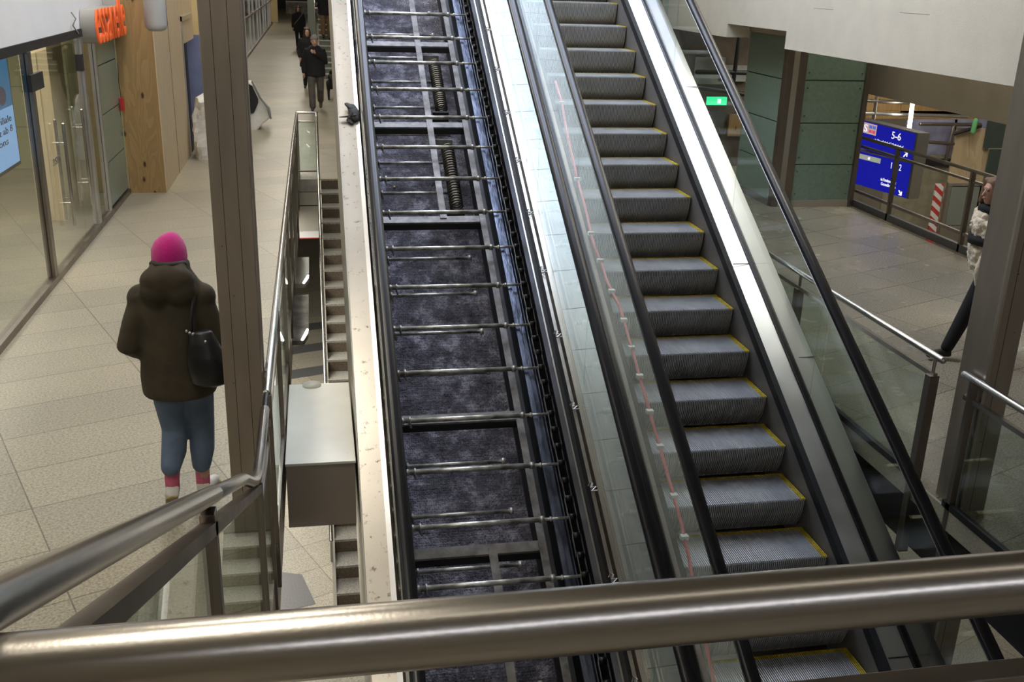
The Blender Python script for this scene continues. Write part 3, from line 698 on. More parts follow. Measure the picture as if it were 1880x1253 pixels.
# chain
ch = MB(); lk = MB()
for i in range(0, 84):
    y_ = 12.635 + .4 - i * .1333; z_ = zn(y_) - .32
    y2 = y_ - .1333; z2 = zn(y2) - .32
    ch.tube([(1.69, y_, z_), (1.735, y_, z_)], .026, 12, caps='flat')
    xo = (1.688, 1.738) if i % 2 else (1.682, 1.744)
    for x_ in xo:
        lk.hexa([(x_ - .002, y2, z2 - .014), (x_ + .002, y2, z2 - .014), (x_ + .002, y_, z_ - .014), (x_ - .002, y_, z_ - .014), (x_ - .002, y2, z2 + .014), (x_ + .002, y2, z2 + .014), (x_ + .002, y_, z_ + .014), (x_ - .002, y_, z_ + .014)])
nroll = len(ch.f); ch.add(lk.v, lk.f)
chn = ch.build('step_chain', M('chain_rollers', (.03, .03, .032), .4, .6, .6, 20), ea); chn.data.materials.append(M('chain_links', (.32, .30, .27), .35, .8, .5, 20))
for p_ in chn.data.polygons:
    if p_.index >= nroll: p_.material_index = 1
for y_ in (10.9, 9.7, 8.5, 6.9, 5.75):
    z_ = zn(y_) - .25
    MB().hexa([(1.79, y_, z_), (1.80, y_, z_), (1.80, y_ + .12, z_ + .10), (1.79, y_ + .12, z_ + .10), (1.79, y_ - .01, z_ + .02), (1.82, y_ - .01, z_ + .02), (1.82, y_ + .11, z_ + .13), (1.79, y_ + .11, z_ + .13)]).build('bracket', greyiron, ea)
# brass nut on tray
n_ = ate(724, 343, -1.15); tag(MB().ball((n_.x, n_.y, n_.z), (.016, .016, .008)).build('brass_washer', M('brass', (.7, .5, .2), .3, .9), None), 'small round brass washer lying in the opened escalator pit', 'washer')

# red cable with clips on the working escalator
cpx = [(1030, 150), (1037, 190), (1042, 250), (1060, 330), (1078, 395), (1085, 430), (1092, 455), (1102, 480), (1112, 510), (1123, 536), (1137, 562), (1149, 589), (1156, 612), (1165, 640), (1174, 668), (1181, 692), (1195, 728), (1201, 757), (1208, 790), (1217, 821), (1224, 862), (1234, 890), (1240, 912), (1250, 938), (1252, 965), (1256, 988), (1264, 1018), (1268, 1045), (1280, 1110), (1296, 1180), (1310, 1250)]
rc = thing('red_cable', 'pink-red cable with white clips draped along the working escalator', 'cable', (2.3, 6, .3))
cpts = [ate(x, y, .19) for x, y in cpx]
for p_ in cpts: p_.x = min(max(p_.x, 2.22), 2.33)
MB().tube(cpts, .0125, 10).build('cord', cablem, rc)
for i in (1, 3, 5, 7, 9, 11, 13, 15, 17, 19, 22, 25, 28):
    p_ = cpts[i]; MB().box((p_.x - .026, p_.y - .022, p_.z - .010), (p_.x + .026, p_.y + .022, p_.z + .020)).build('clip', whiteplastic, rc, bevel=.003)

# black glove on the dirty deck
gp = ate(643, 206, .2)
gg = MB()
L = lambda x, y, h: (ate(x, y, h))
def blob(pts, r, fl=.45): gg.tube([L(*p) for p in pts], r, 10, flat=fl)
blob([(645, 196, .22), (651, 206, .24), (652, 216, .22)], [.045, .05, .04])
blob([(638, 192, .23), (646, 198, .24)], [.03, .04])
blob([(625, 215, .21), (638, 214, .22), (650, 212, .23)], [.012, .02, .03])
blob([(641, 219, .21), (646, 226, .20)], [.022, .018])
blob([(645, 208, .25), (638, 220, .21)], [.02, .014])
tag(gg.build('glove', M('black_glove', (.012, .012, .013), .6, 0, .3, 20, .3, 60), None), 'crumpled black glove lying on the dirty escalator deck', 'glove')

# white cover box bridging slab and escalator
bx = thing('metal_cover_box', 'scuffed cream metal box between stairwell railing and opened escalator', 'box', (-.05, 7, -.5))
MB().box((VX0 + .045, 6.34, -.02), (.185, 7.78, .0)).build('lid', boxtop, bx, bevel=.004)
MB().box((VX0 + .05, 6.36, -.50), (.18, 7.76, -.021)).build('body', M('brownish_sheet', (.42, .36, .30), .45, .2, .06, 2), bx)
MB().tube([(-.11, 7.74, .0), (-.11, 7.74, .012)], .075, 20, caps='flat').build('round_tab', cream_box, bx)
# luminaires hung below slab edge
for i, (ya, yb, zz) in enumerate(((11.75, 12.95, -.38), (9.75, 11.30, -.38))):
    lb = thing('slab_edge_luminaire', ['far', 'near'][i] + ' chamfered metal light box hanging under the stairwell edge', 'lamp', (-.24, ya, zz))
    g = MB(); g.prism([(VX0 + .02, ya, zz), (-.20, ya, zz), (-.155, ya + .22, zz), (-.155, yb, zz), (VX0 + .02, yb, zz)], [(VX0 + .02, ya, zz + .05), (-.20, ya, zz + .05), (-.155, ya + .22, zz + .05), (-.155, yb, zz + .05), (VX0 + .02, yb, zz + .05)])
    g.build('housing', [alu, M('dull_scratched_metal', (.30, .28, .27), .4, .8, .6, 5)][i], lb)
    MB().tube([(-.215, ya + .0, zz + .06), (-.165, ya + .30, zz + .06)], .012, 8).build('light_strip', warmlamp, lb)

# ================================================================== RIGHT SIDE BUILDINGS
bm_ = MB(); BX = 6.0
for y0, y1, z0 in ((5.0, 12.78, 2.38), (12.78, 14.78, 2.60), (14.78, 17.5, 2.41)): bm_.box((BX, y0, z0), (BX + .35, y1, 5.4))
struct('wall_beam', bm_, white_p)
struct('trim_13', MB().box((BX + .35, 12.0, 2.5), (6.9, 17.5, 2.62)), beige_p)
bm_ = MB(); bm_.box((8.3, 3, 1.63), (8.5, 14.6, 4)); struct('wall_beam_far', bm_, beige_p)  # shade on the beam face put in as darker beige plaster
g = MB()
for y0, z0, ln in ((7.4, 2.98, .5), (9.6, 2.92, .55), (11.6, 2.9, .5), (13.6, 3.0, .4)): g.box((BX - .002, y0, z0), (BX, y0 + ln, z0 + .006)); 
struct('trim_14', g, M('plaster_crack', (.3, .27, .22), .8))
# teal clad core
tc = thing('teal_clad_core', 'green glass clad block with brown corner post beneath the white beam', 'wall panels', (7.3, 14.8, 0))
for z0, z1 in ((.10, .635), (.65, 1.245), (1.26, 1.86), (1.875, 2.9)):
    MB().box((7.0, 14.10, z0), (7.93, 14.14, z1)).build('front_panel', teal, tc)
    MB().box((6.70, 14.25, z0), (6.74, 15.52, z1)).build('side_panel', teal, tc)
    g = MB()
    for xx in (7.05, 7.88):
        for zz in (z0 + .1, z1 - .1): g.tube([(xx, 14.085, zz), (xx, 14.10, zz)], .012, 8, caps='flat')
    g.build('fixing', greyiron, tc)
MB().box((6.75, 14.13, .0), (7.95, 15.55, 3)).build('core', teal_dark, tc)
MB().box((6.72, 15.52, .0), (6.78, 15.58, 3)).build('edge_post', steel_gal, tc)
MB().box((6.86, 14.06, .0), (6.98, 14.16, 3)).build('corner_post', bronze, tc, bevel=.004)
MB().box((6.70, 14.12, .0), (6.80, 14.25, 3)).build('corner_post', bronze, tc, bevel=.004)
MB().hexa([(6.80, 14.12, 0), (6.86, 14.06, 0), (6.9, 14.14, 0), (6.84, 14.2, 0), (6.80, 14.12, 3), (6.86, 14.06, 3), (6.9, 14.14, 3), (6.84, 14.2, 3)]).build('corner_post', colm2, tc)
MB().box((7.93, 14.05, .0), (8.0, 14.15, 3)).build('edge_post', bronze, tc, bevel=.004)
MB().box((7.0, 14.09, .0), (7.93, 14.12, .10)).build('plinth', M('beige_plinth', (.36, .32, .25), .5), tc)
MB().box((6.68, 14.2, .0), (6.73, 15.52, .10)).build('plinth', M('grey_plinth', (.16, .15, .13), .5), tc)
# right railing by the sign
s2 = thing('dark_railing', 'dark steel railing in front of the blue direction signs', 'railing', (8.05, 11.5, 0))
MB().tube([(8.05, 14.1, 1.04), (8.05, 7.5, 1.04)], .024, 12).build('handrail', bronze, s2)
MB().box((8.03, 7.5, .90), (8.07, 14.1, .93)).build('rail', bronze, s2)
MB().box((8.02, 7.5, .0), (8.08, 14.1, .10)).build('base_rail', M('dark_kerb', (.06, .058, .05), .5), s2)
MB().box((8.03, 7.5, .22), (8.07, 14.1, .26)).build('rail', bronze, s2)
for y_ in (13.12, 11.36, 9.6, 7.9): MB().box((8.02, y_ - .02, .0), (8.08, y_ + .02, 1.03)).build('post', bronze, s2)
# direction signs
def dsign(name, label, z_top, tl, tr_, zb, rows, logo):
    A = atz(*tl, z_top); B = atz(*tr_, z_top)
    t = thing(name, label, 'sign', (B.x, B.y, zb))
    xd = (B - A); wl = xd.length; xd.normalize(); nrm = Vector((0, 0, 1)).cross(xd)  # away from viewer side
    if nrm.dot(CAM - A) > 0: nrm = -nrm
    def slab(u0, u1, v0, v1, d0, d1, nm, mt):
        q_ = [A + xd * u + nrm * d + Vector((0, 0, v - z_top)) for v in (v0, v1) for u, d in ((u0, d0), (u1, d0), (u1, d1), (u0, d1))]
        return MB().hexa(q_).build(nm, mt, t)
    slab(-.02, wl + .06, zb - .005, z_top + .02, .01, .22, 'housing', alu)
    slab(0, wl, zb, z_top, 0, .012, 'face', bluesign)
    for (s_, u, v, w_, h_) in rows:
        o_ = A + xd * u + Vector((0, 0, v - z_top)) - nrm * .006
        text_obj('lettering', s_, o_, xd, (0, 0, 1), w_, h_, signwhite, t, ext=.002)
    for (u0, u1, v0, v1, mt) in logo: slab(u0, u1, v0, v1, -.008, 0, 'logo_patch', mt)
    return t, A, xd, wl, nrm
lg = E_('sign_pink_patch', (.55, .40, .42), .9); lgb = E_('sign_blue_patch', (.12, .16, .6), .9); lgr = E_('sign_red_patch', (.7, .10, .12), .9); lgg = E_('sign_green_patch', (.25, .5, .25), .9); lgy = E_('sign_grey_patch', (.42, .42, .36), .8)
def arrow(t, A, xd, nrm, u, v, s_, up):
    sg_ = 1 if up else -1
    P = lambda a, b2: A + xd * (u + a * s_) + Vector((0, 0, v + sg_ * b2 * s_)) - nrm * .008
    g = MB()
    for a1, b1, a2, b2 in ((-.5, -.5, .5, .5), (.5, .5, .5, -.3), (.5, .5, -.3, .5)): g.tube([P(a1, b1), P(a2, b2)], .010, 6)
    g.build('arrow', signwhite, t)
t, A, xd, wl, nrm = dsign('direction_sign', 'upper blue station sign reading 5-6 with white arrow', 1.06, (1585, 222), (1680, 246), .615, [('5-6', wl_ if False else 0, 0, 0, 0)][:0], [])
k = wl / 1.7
for (s_, u, v, w_, h_) in (('5-6', .60, .90, .17, .115), ('via Hauptbahnhof / Ostbahnhof', .28, .775, .56, .06)):
    text_obj('lettering', s_, A + xd * (u * wl) + Vector((0, 0, v - 1.06)) - nrm * .008, xd, (0, 0, 1), w_ * wl, h_, signwhite, t)
arrow(t, A, xd, nrm, .90 * wl, .72 - 1.06, .075, True)
def patch(u0, u1, v0, v1, mt, zt=1.06):
    q_ = [A + xd * (u * wl) + nrm * d + Vector((0, 0, v - zt)) for v in (v0, v1) for u, d in ((u0, -.006), (u1, -.006), (u1, 0), (u0, 0))]
    MB().hexa(q_).build('logo_patch', mt, t)
patch(.01, .29, .875, 1.045, lg)
text_obj('lettering', 'S', A + xd * (.05 * wl) + Vector((0, 0, .90 - 1.06)) - nrm * .014, xd, (0, 0, 1), .07 * wl, .12, signwhite, t)
for u, v, mt in ((.15, .97, lgb), (.22, .97, lgb), (.15, .90, lgr), (.22, .90, lgr)):
    q_ = [A + xd * ((u + du) * wl) + nrm * d + Vector((0, 0, v + dv - 1.06)) for dv in (0, .05) for du, d in ((0, -.012), (.055, -.012), (.055, -.006), (0, -.006))]
    MB().hexa(q_).build('logo_patch', mt, t)
z2t = .575
t, A, xd, wl, nrm = dsign('direction_sign', 'lower blue station sign reading 11-12 with white arrow', z2t, (1578, 278), (1672, 301), .03, [], [])
for (s_, u, v, w_, h_) in (('11-12', .66, .43, .19, .10), ('via Potsdamer Platz', .50, .20, .30, .05), ('Gesundbrunnen', .52, .13, .28, .05)):
    text_obj('lettering', s_, A + xd * (u * wl) + Vector((0, 0, v - z2t)) - nrm * .008, xd, (0, 0, 1), w_ * wl, h_, signwhite, t)
arrow(t, A, xd, nrm, .90 * wl, .09 - z2t, .06, False)
patch(.01, .44, .46, .54, lgy, z2t)
for u, mt in ((.22, signwhite), (.29, lgg), (.35, lgg)):
    o_ = A + xd * (u * wl) + Vector((0, 0, .50 - z2t)) - nrm * .008
    MB().ball(o_, .022).build('logo_patch', mt, t)
# building site beyond the right void, on the plane Y = 18
SY = 18.0
def rect(x0, y0, x1, y1, Y=SY):
    ym = (y0 + y1) / 2; return aty(x0, ym, Y).x, aty(x1, ym, Y).x, aty(x1, y1, Y).z, aty(x0, y0, Y).z
def site(name, label, cat, parts, Y=SY, th=.05, group=None):
    xs = [rect(*p_[1:5], Y) for p_ in parts]
    t = thing(name, label, cat, (sum(q_[0] for q_ in xs) / len(xs), Y, min(q_[2] for q_ in xs)), group=group)
    for p_, (x0, x1, z0, z1) in zip(parts, xs): MB().box((x0, Y, z0), (x1, Y + (p_[6] if len(p_) > 6 else th), z1)).build(p_[0], p_[5], t)
    return t
site('concrete_panel', 'brown concrete panel with bolt holes beyond the dark railing', 'panel', [('panel', 1622, 285, 1735, 410, concrete_b)], 18.4)
site('board_wall', 'row of brown scaffold boards under the beige beam', 'boards', [('board', 1560, 170, 1655, 203, board), ('board', 1655, 170, 1790, 214, board), ('board', 1590, 203, 1790, 219, board)], 18.8)
site('plastic_sheet', 'lilac translucent plastic sheet hanging beside the blue signs', 'sheet', [('sheet', 1660, 219, 1752, 292, tarp), ('sheet', 1752, 219, 1830, 240, tarp)], 18.6, .01)
site('plywood_sheet', 'pale plywood sheet standing right of the plastic sheet', 'plywood', [('sheet', 1748, 236, 1812, 340, ply3)], 18.3, .03)
site('dark_green_wall', 'dark green panelled wall beside the brown column at right', 'wall panels', [('panel', 1812, 215, 1900, 272, darkgreen), ('panel', 1812, 275, 1900, 352, darkgreen), ('panel', 1800, 356, 1900, 470, darkgreen)], 18.2)
site('striped_post', 'red and white striped warning post beyond the dark railing', 'post', [('post', 1709, 338, 1723, 460, stripem)], 17.6, .04)
gt = site('site_gate', 'grey framed site gate beside the striped warning post', 'gate', [('panel', 1742, 342, 1796, 414, M('grey_green_sheet', (.20, .22, .19), .4)), ('frame', 1727, 335, 1731, 460, steel_gal), ('frame', 1741, 337, 1800, 343, alu), ('frame', 1736, 414, 1800, 420, alu), ('frame', 1792, 337, 1797, 430, alu)], 17.5, .03)
site('gap_shade', 'black gap below the lilac plastic sheet', 'opening', [('recess', 1640, 292, 1745, 305, blackm)], 18.35)  # solid black panel stands in for the shade in the gap
sc2 = thing('scaffold', 'steel scaffold tubes crossing in front of brown boards', 'scaffold', (10, 18.3, 0))
tubs = [((1585, 208), (1775, 214), alu), ((1590, 185), (1690, 190), steel_gal), ((1610, 176), (1602, 232), steel_gal), ((1752, 228), (1735, 300), bronze), ((1690, 260), (1750, 264), bronze), ((1690, 228), (1800, 229), bronze), ((1752, 246), (1800, 232), blackm)]
for a_, b2, mt in tubs: MB().tube([aty(*a_, 18.2), aty(*b2, 18.2)], .035, 10).build('tube', mt, sc2)
wl_ = thing('fluorescent_tube', 'upright white fluorescent work tube in front of the scaffold boards', 'lamp', aty(1671, 240, 17.9))
MB().tube([aty(1676, 185, 17.9), aty(1668, 246, 17.9)], .04, 12).build('tube', E_('fluorescent_white', (1, .95, .82), 9), wl_)
MB().tube([aty(1791, 222, 18.0), aty(1786, 242, 18.0)], .05, 10).build('tube', greenpaint, sc2)
# hoarded recess left of the teal core, seen past the beam
rec = thing('dark_hoarding', 'dim hoarding of brown boards and plastic left of the teal core', 'hoarding', (5.6, 17.6, 0))
MB().box((3.95, 17.6, 0), (8, 17.7, 4.2)).build('board', dark_board, rec)
for (x0, y0, x1, y1, mt) in ((1215, 0, 1290, 48, M('grey_green_wall2', (.22, .24, .20), .6)), (1225, 100, 1275, 140, dark_board), (1240, 92, 1300, 100, tarp2), (1275, 105, 1330, 155, tarp2), (1320, 120, 1375, 150, tarp2), (1290, 205, 1330, 240, M('grey_box', (.10, .10, .09), .6)), (1338, 210, 1375, 250, board)):
    x0_, x1_, z0_, z1_ = rect(x0, y0, x1, y1, 17.5); MB().box((x0_, 17.5, z0_), (x1_, 17.58, z1_)).build('sheet', mt, rec)
for a_, b2 in (((1357, 70), (1345, 160)), ((1280, 132), (1378, 134)), ((1215, 150), (1378, 175))): MB().tube([aty(*a_, 17.2), aty(*b2, 17.2)], .04, 8).build('tube', blackm, rec)
q0, q1 = aty(1299, 178, 17.0), aty(1333, 193, 17.0)
ex = thing('exit_sign', 'glowing green exit sign seen through the escalator glass', 'sign', (q0.x, 17, q1.z))
MB().box((q0.x, 16.98, q1.z), (q1.x, 17.04, q0.z)).build('face', exitgreen, ex)
mx = (q0.x + q1.x) / 2
g = MB(); g.box((q0.x + .18, 16.97, q1.z + .03), (q0.x + .24, 16.98, q0.z - .03)); g.build('pictogram', E_('exit_white', (.7, 1, .8), 1.8), ex)

# ================================================================== BAGS
def bag(name, label, x0, x1, y0, y1, z1, seed):
    random.seed(seed); g = MB(); rings = []; n = 26
    cx, cy_ = (x0 + x1) / 2, (y0 + y1) / 2
    for i in range(15):
        t_ = i / 14; z = z1 * t_; ring = []
        for k_ in range(n):
            a_ = 2 * PI * k_ / n; c_, s_ = math.cos(a_), math.sin(a_); e = .55
            px = math.copysign(abs(c_) ** e, c_) * (x1 - x0) / 2; py = math.copysign(abs(s_) ** e, s_) * (y1 - y0) / 2
            w_ = (1 - .25 * t_ ** 3) * (1 + .06 * math.sin(3 * a_ + 7 * t_) + random.uniform(-.05, .05)) * (1 if t_ < .95 else .55)
            ring.append((cx + px * w_, cy_ + py * w_, z + .04 * math.sin(4 * a_) * t_))
        rings.append(ring)
    g.loft(rings, smooth=False); o = g.build(name, bagw, None, world='center'); return tag(o, label, 'bag')
bag('builders_bag', 'crumpled white builders bag standing against the pale plywood', -2.12, -1.40, 18.35, 19.2, 1.08, 3)
g = thing('open_builders_bag', 'leaning white builders bag with dark mouth, right of the steel column', 'bag', (-1.3, 22.3, 0))
pA = lambda x, y, Y=22: aty(x, y, Y)
b1 = MB(); ou = [pA(450, 150), pA(464, 155), pA(476, 180), pA(493, 200), pA(497, 216), pA(482, 228), pA(470, 242), pA(450, 250)]
b1.prism(ou, [Vector((v.x, v.y + .55, v.z)) for v in ou]); b1.build('sack', bagw, g, bevel=.03)
b2_ = MB(); ou = [pA(450, 150, 21.97), pA(463, 158, 21.97), pA(474, 182, 21.97), pA(474, 190, 21.97), pA(466, 208, 21.97), pA(450, 210, 21.97)]
b2_.prism(ou, [Vector((v.x, v.y + .05, v.z)) for v in ou]); b2_.build('mouth', blackm, g)
MB().tube([pA(463, 150, 21.95), pA(478, 180, 21.95), pA(492, 198, 21.95), pA(497, 217, 21.95)], .02, 8).build('strap', M('grey_strap', (.2, .22, .22), .6), g)

# ================================================================== PEOPLE
def finish(o, vox, sm=4):
    r = o.modifiers.new('remesh', 'REMESH'); r.mode = 'VOXEL'; r.voxel_size = vox; r.use_smooth_shade = True
    if sm: s = o.modifiers.new('smooth', 'SMOOTH'); s.iterations = sm; s.factor = .5
    return o
SKIN = M('skin', (.52, .30, .22), .5, 0, .05, 8)
def hand(g, wr, d, side, curl=.5, s=1.0):
    """palm, four bent fingers of unequal length and a thumb leaving the side of the palm"""
    wr = Vector(wr); d = Vector(d).normalized(); sidev = Vector(side).normalized(); sidev = (sidev - d * sidev.dot(d)).normalized(); pn = d.cross(sidev)
    g.tube([wr, wr + d * .045 * s, wr + d * .085 * s], [.026 * s, .036 * s, .034 * s], 12, flat=.5)
    for i, L_ in enumerate((.068, .078, .072, .056)):
        b0 = wr + d * .082 * s + sidev * (.030 - .0195 * i) * s
        d2 = (d + pn * curl * .6).normalized(); d3 = (d + pn * curl * 1.8).normalized()
        g.tube([b0, b0 + d * L_ * .42 * s, b0 + d * L_ * .42 * s + d2 * L_ * .32 * s, b0 + d * L_ * .42 * s + d2 * L_ * .32 * s + d3 * L_ * .26 * s], [.0092 * s, .0088 * s, .0082 * s, .0072 * s], 8)
    t0 = wr + d * .03 * s + sidev * .026 * s; td = (d * .8 + sidev * .7 + pn * .25).normalized()
    g.tube([t0, t0 + td * .035 * s, t0 + (td + d * .3).normalized() * .065 * s], [.0125 * s, .0108 * s, .0085 * s], 8)
def human(name, label, loc, rz, J, cloth):
    t = thing(name, label, 'person', loc, rz)
    V = {k_: Vector(v) for k_, v in J.items()}
    hc = V['head']; nk = V['neck']
    g = MB()
    g.ball(hc + Vector((0, 0, .012)), (.076, .093, .105), 20, 14)                  # skull
    g.ell([(hc.x, hc.y + .03, hc.z - .115, .028, .03), (hc.x, hc.y + .028, hc.z - .10, .045, .048), (hc.x, hc.y + .022, hc.z - .06, .060, .064), (hc.x, hc.y + .015, hc.z - .01, .070, .078)])
    g.tube([hc + Vector((0, .088, .012)), hc + Vector((0, .104, -.018)), hc + Vector((0, .108, -.032))], [.009, .012, .013], 8)   # nose
    g.tube([hc + Vector((-.03, .084, .030)), hc + Vector((.03, .084, .030))], .011, 8)      # brow
    g.tube([hc + Vector((-.02, .084, -.060)), hc + Vector((.02, .084, -.060))], .010, 8)    # lips
    for s_ in (-1, 1): g.ball(hc + Vector((s_ * .078, .0, -.005)), (.010, .019, .030), 10, 8)
    g.tube([nk + Vector((0, -.01, -.06)), nk, hc + Vector((0, -.005, -.06))], [.062, .055, .052], 14)
    pel = V['pelvis']; ch_ = V['chest']
    g.ell([(pel.x, pel.y, pel.z - .08, .12, .09), (pel.x, pel.y, pel.z, .155, .105), ((pel.x + ch_.x) / 2, (pel.y + ch_.y) / 2, (pel.z + ch_.z) / 2, .125, .09), (ch_.x, ch_.y, ch_.z, .155, .105), (ch_.x, ch_.y, ch_.z + .10, .15, .09), (nk.x, nk.y, nk.z - .03, .07, .06)])
    for s_ in 'LR':
        g.tube([V['sh' + s_], V['el' + s_], V['wr' + s_]], [.048, .038, .026], 12)
        g.tube([V['hip' + s_], V['kn' + s_], V['an' + s_]], [.082, .056, .038], 14)
        g.tube([V['an' + s_], V['he' + s_], V['to' + s_]], [.036, .03, .026], 10)
        hd = (V['wr' + s_] - V['el' + s_]).normalized()
        if 'hd' + s_ in V: hd = V['hd' + s_]
        hand(g, V['wr' + s_], hd, V.get('sd' + s_, Vector((0, 1, 0))), cloth.get('curl', .55))
    finish(g.build('body', SKIN, t, world=False), .0075, 2)
    for s_ in (-1, 1):
        MB().ball(hc + Vector((s_ * .030, .086, .010)), (.011, .008, .007), 10, 6).build('eye', M('eye', (.05, .03, .02), .2), t, world=False)
    MB().tube([hc + Vector((-.021, .0935, -.060)), hc + Vector((.021, .0935, -.060))], .0035, 6).build('mouth', M('lip', (.35, .10, .09), .5), t, world=False)
    # trousers
    g = MB(); lr_ = cloth['leg']
    g.ell([(pel.x, pel.y, pel.z - .10, .15, .125), (pel.x, pel.y, pel.z, .182, .135), (pel.x, pel.y, pel.z + .12, .165, .12)])
    for s_ in 'LR': g.tube([V['hip' + s_], (V['hip' + s_] + V['kn' + s_]) / 2, V['kn' + s_], (V['kn' + s_] * .6 + V['an' + s_] * .4), V['an' + s_] + Vector((0, 0, cloth.get('hem', .015)))], lr_, 16)
    finish(g.build('trousers', cloth['legm'], t, world=False), .011, 3)
    # shoes
    for s_ in 'LR':
        an, he, to = V['an' + s_], V['he' + s_], V['to' + s_]
        g = MB(); g.tube([an + (he - an) * .35, he + (an - he) * .1, (he + to) / 2 + Vector((0, 0, .012)), to], [.043, .043, .043, .036], 14, flat=.85)
        so = finish(g.build('shoe', cloth['shoem'], t, world=False), .008, 2)
        if 'sole' in cloth:
            ax = (to - he).normalized(); dn = ax.cross(Vector((1, 0, 0))).normalized()
            if dn.z > 0: dn = -dn
            g = MB(); g.tube([he - ax * .025 + dn * .035, (he + to) / 2 + dn * .030, to + ax * .02 + dn * .022], [.040, .040, .040], 14, flat=.30)
            finish(g.build('sole', cloth['sole'], so, world=False), .008, 1)
    # coat
    g = MB(); g.ell(cloth['coat'])
    for s_ in 'LR':
        sh, el, wr = V['sh' + s_], V['el' + s_], V['wr' + s_]; a_ = cloth['arm']
        g.tube([sh + (ch_ - sh) * .3, sh, (sh + el) / 2, el, (el + wr) / 2, wr - (wr - el).normalized() * .02], [a_[0]] + a_, 16)
    for c_, r_ in cloth.get('extra', []): g.ball(c_, r_)
    for pts_, r_ in cloth.get('extrat', []): g.tube(pts_, r_, 14)
    co_ = finish(g.build(cloth.get('coatname', 'coat'), cloth['coatm'], t, world=False), .012, 5)
    return t, co_
def J_(**k_):
    b_ = dict(head=(0, .02, 1.60), neck=(0, 0, 1.46), pelvis=(0, 0, .93), chest=(0, 0, 1.27), shL=(-.18, 0, 1.39), shR=(.18, 0, 1.39), elL=(-.24, -.02, 1.11), elR=(.24, -.02, 1.11),
              wrL=(-.25, .06, .87), wrR=(.25, .06, .87), hipL=(-.09, 0, .90), hipR=(.09, 0, .90), knL=(-.10, .02, .49), knR=(.10, .02, .49), anL=(-.10, -.02, .09), anR=(.10, -.02, .09),
              heL=(-.10, -.05, .045), heR=(.10, -.05, .045), toL=(-.11, .14, .035), toR=(.11, .14, .035))
    b_.update(k_); return b_
def coat(z0, z1=1.43, w=.235, d=.165, hem=None, waist=1.0):
    hem = hem or w
    return [(0, 0, z0, hem * .97, d), (0, 0, z0 + .02, hem, d + .01), (0, 0, z0 + (1.0 - z0) * .5, (hem + w * waist) / 2, d), (0, 0, 1.05, w * waist, d * .95), (0, 0, 1.2, w, d), (0, 0, 1.33, w * 1.0, d * .92), (0, -.01, z1 - .02, w * .82, d * .8), (0, -.01, z1 + .05, w * .45, d * .65)]
# 1. woman with the pink hat, walking away
olive = M('olive_brown_padded_cloth', (.048, .037, .021), .85, 0, .25, 9, .35, 14)
jeans = M('blue_denim', (.105, .15, .225), .8, 0, .22, 7, .15, 90)
W0 = (-.865, 5.93, 0)
wj = J_(head=(.0, .03, 1.565), neck=(0, .0, 1.42), shL=(-.175, 0, 1.31), shR=(.165, 0, 1.31), chest=(0, 0, 1.22),
        elL=(-.262, -.05, 1.05), wrL=(-.20, .13, .96), elR=(.225, -.01, 1.06), wrR=(.21, .15, .88),
        hipL=(-.075, 0, .88), hipR=(.085, 0, .88), knL=(-.055, .02, .48), anL=(-.075, -.13, .165), heL=(-.075, -.175, .135), toL=(-.095, -.085, -.0 + .045),
        knR=(.10, .06, .48), anR=(.085, .03, .10), heR=(.085, -.01, .05), toR=(.135, .18, .04))
cl_ = dict(hem=.13, coat=[(0, 0, .725, .205, .16), (0, 0, .75, .218, .17), (0, 0, .85, .222, .165), (0, 0, 1.0, .205, .155), (0, 0, 1.15, .208, .15), (0, 0, 1.27, .215, .14), (0, 0, 1.34, .215, .13), (0, 0, 1.40, .18, .12), (0, -.01, 1.46, .145, .12), (0, 0, 1.53, .098, .10), (0, .01, 1.56, .08, .09)],
           arm=[.078, .074, .068, .062, .056], leg=[.104, .098, .078, .076, .060], legm=jeans, shoem=M('white_leather', (.70, .67, .62), .5, 0, .1, 10), sole=M('tan_sole', (.42, .32, .17), .7, 0, .3, 10), coatm=olive, coatname='parka',
           extra=[((-.005, -.10, 1.46), (.155, .09, .10)), ((-.07, -.10, 1.40), (.095, .085, .075)), ((.06, -.10, 1.40), (.095, .085, .075)), ((-.17, 0, 1.33), .085), ((.165, 0, 1.33), .085)], curl=.7,
           extrat=[([(-.082, .03, 1.525), (-.07, -.07, 1.53), (0, -.10, 1.535), (.07, -.07, 1.53), (.082, .03, 1.525), (.05, .09, 1.50), (-.05, .09, 1.50), (-.082, .03, 1.525)], [.034] * 8)])
wt, wc = human('person', 'person in pink knit hat, olive parka and blue jeans walking away beside the column', W0, 0, wj, cl_)
g = MB(); hcx = Vector(wj['head'])
g.ell([(hcx.x, hcx.y - .005, hcx.z - .055, .088, .100), (hcx.x, hcx.y - .005, hcx.z - .04, .097, .108), (hcx.x, hcx.y, hcx.z + .0, .101, .112), (hcx.x, hcx.y, hcx.z + .05, .098, .108), (hcx.x + .004, hcx.y, hcx.z + .095, .080, .088), (hcx.x + .012, hcx.y, hcx.z + .128, .050, .055), (hcx.x + .018, hcx.y, hcx.z + .145, .018, .02)], 28)
g.build('hat', M('magenta_wool', (.62, .005, .24), .85, 0, .08, 60, .6, 260, sheen=.3), wt, world=False)
for s_, an in (('L', wj['anL']), ('R', wj['anR'])):
    an = Vector(an); g = MB(); g.tube([an + Vector((0, 0, -.02)), an + Vector((0, .01, .065))], [.043, .044], 14); g.build('sock', M('pink_sock', (.55, .12, .20), .9, 0, .1, 40), wt, world=False)
MB().tube([(-.085, -.04, 1.545), (-.05, -.10, 1.552), (.03, -.105, 1.552), (.085, -.05, 1.545)], [.02] * 4, 10).build('collar_lining', M('brown_black_fur', (.02, .014, .010), .6, 0, .4, 40, .5, 80), wt, world=False)
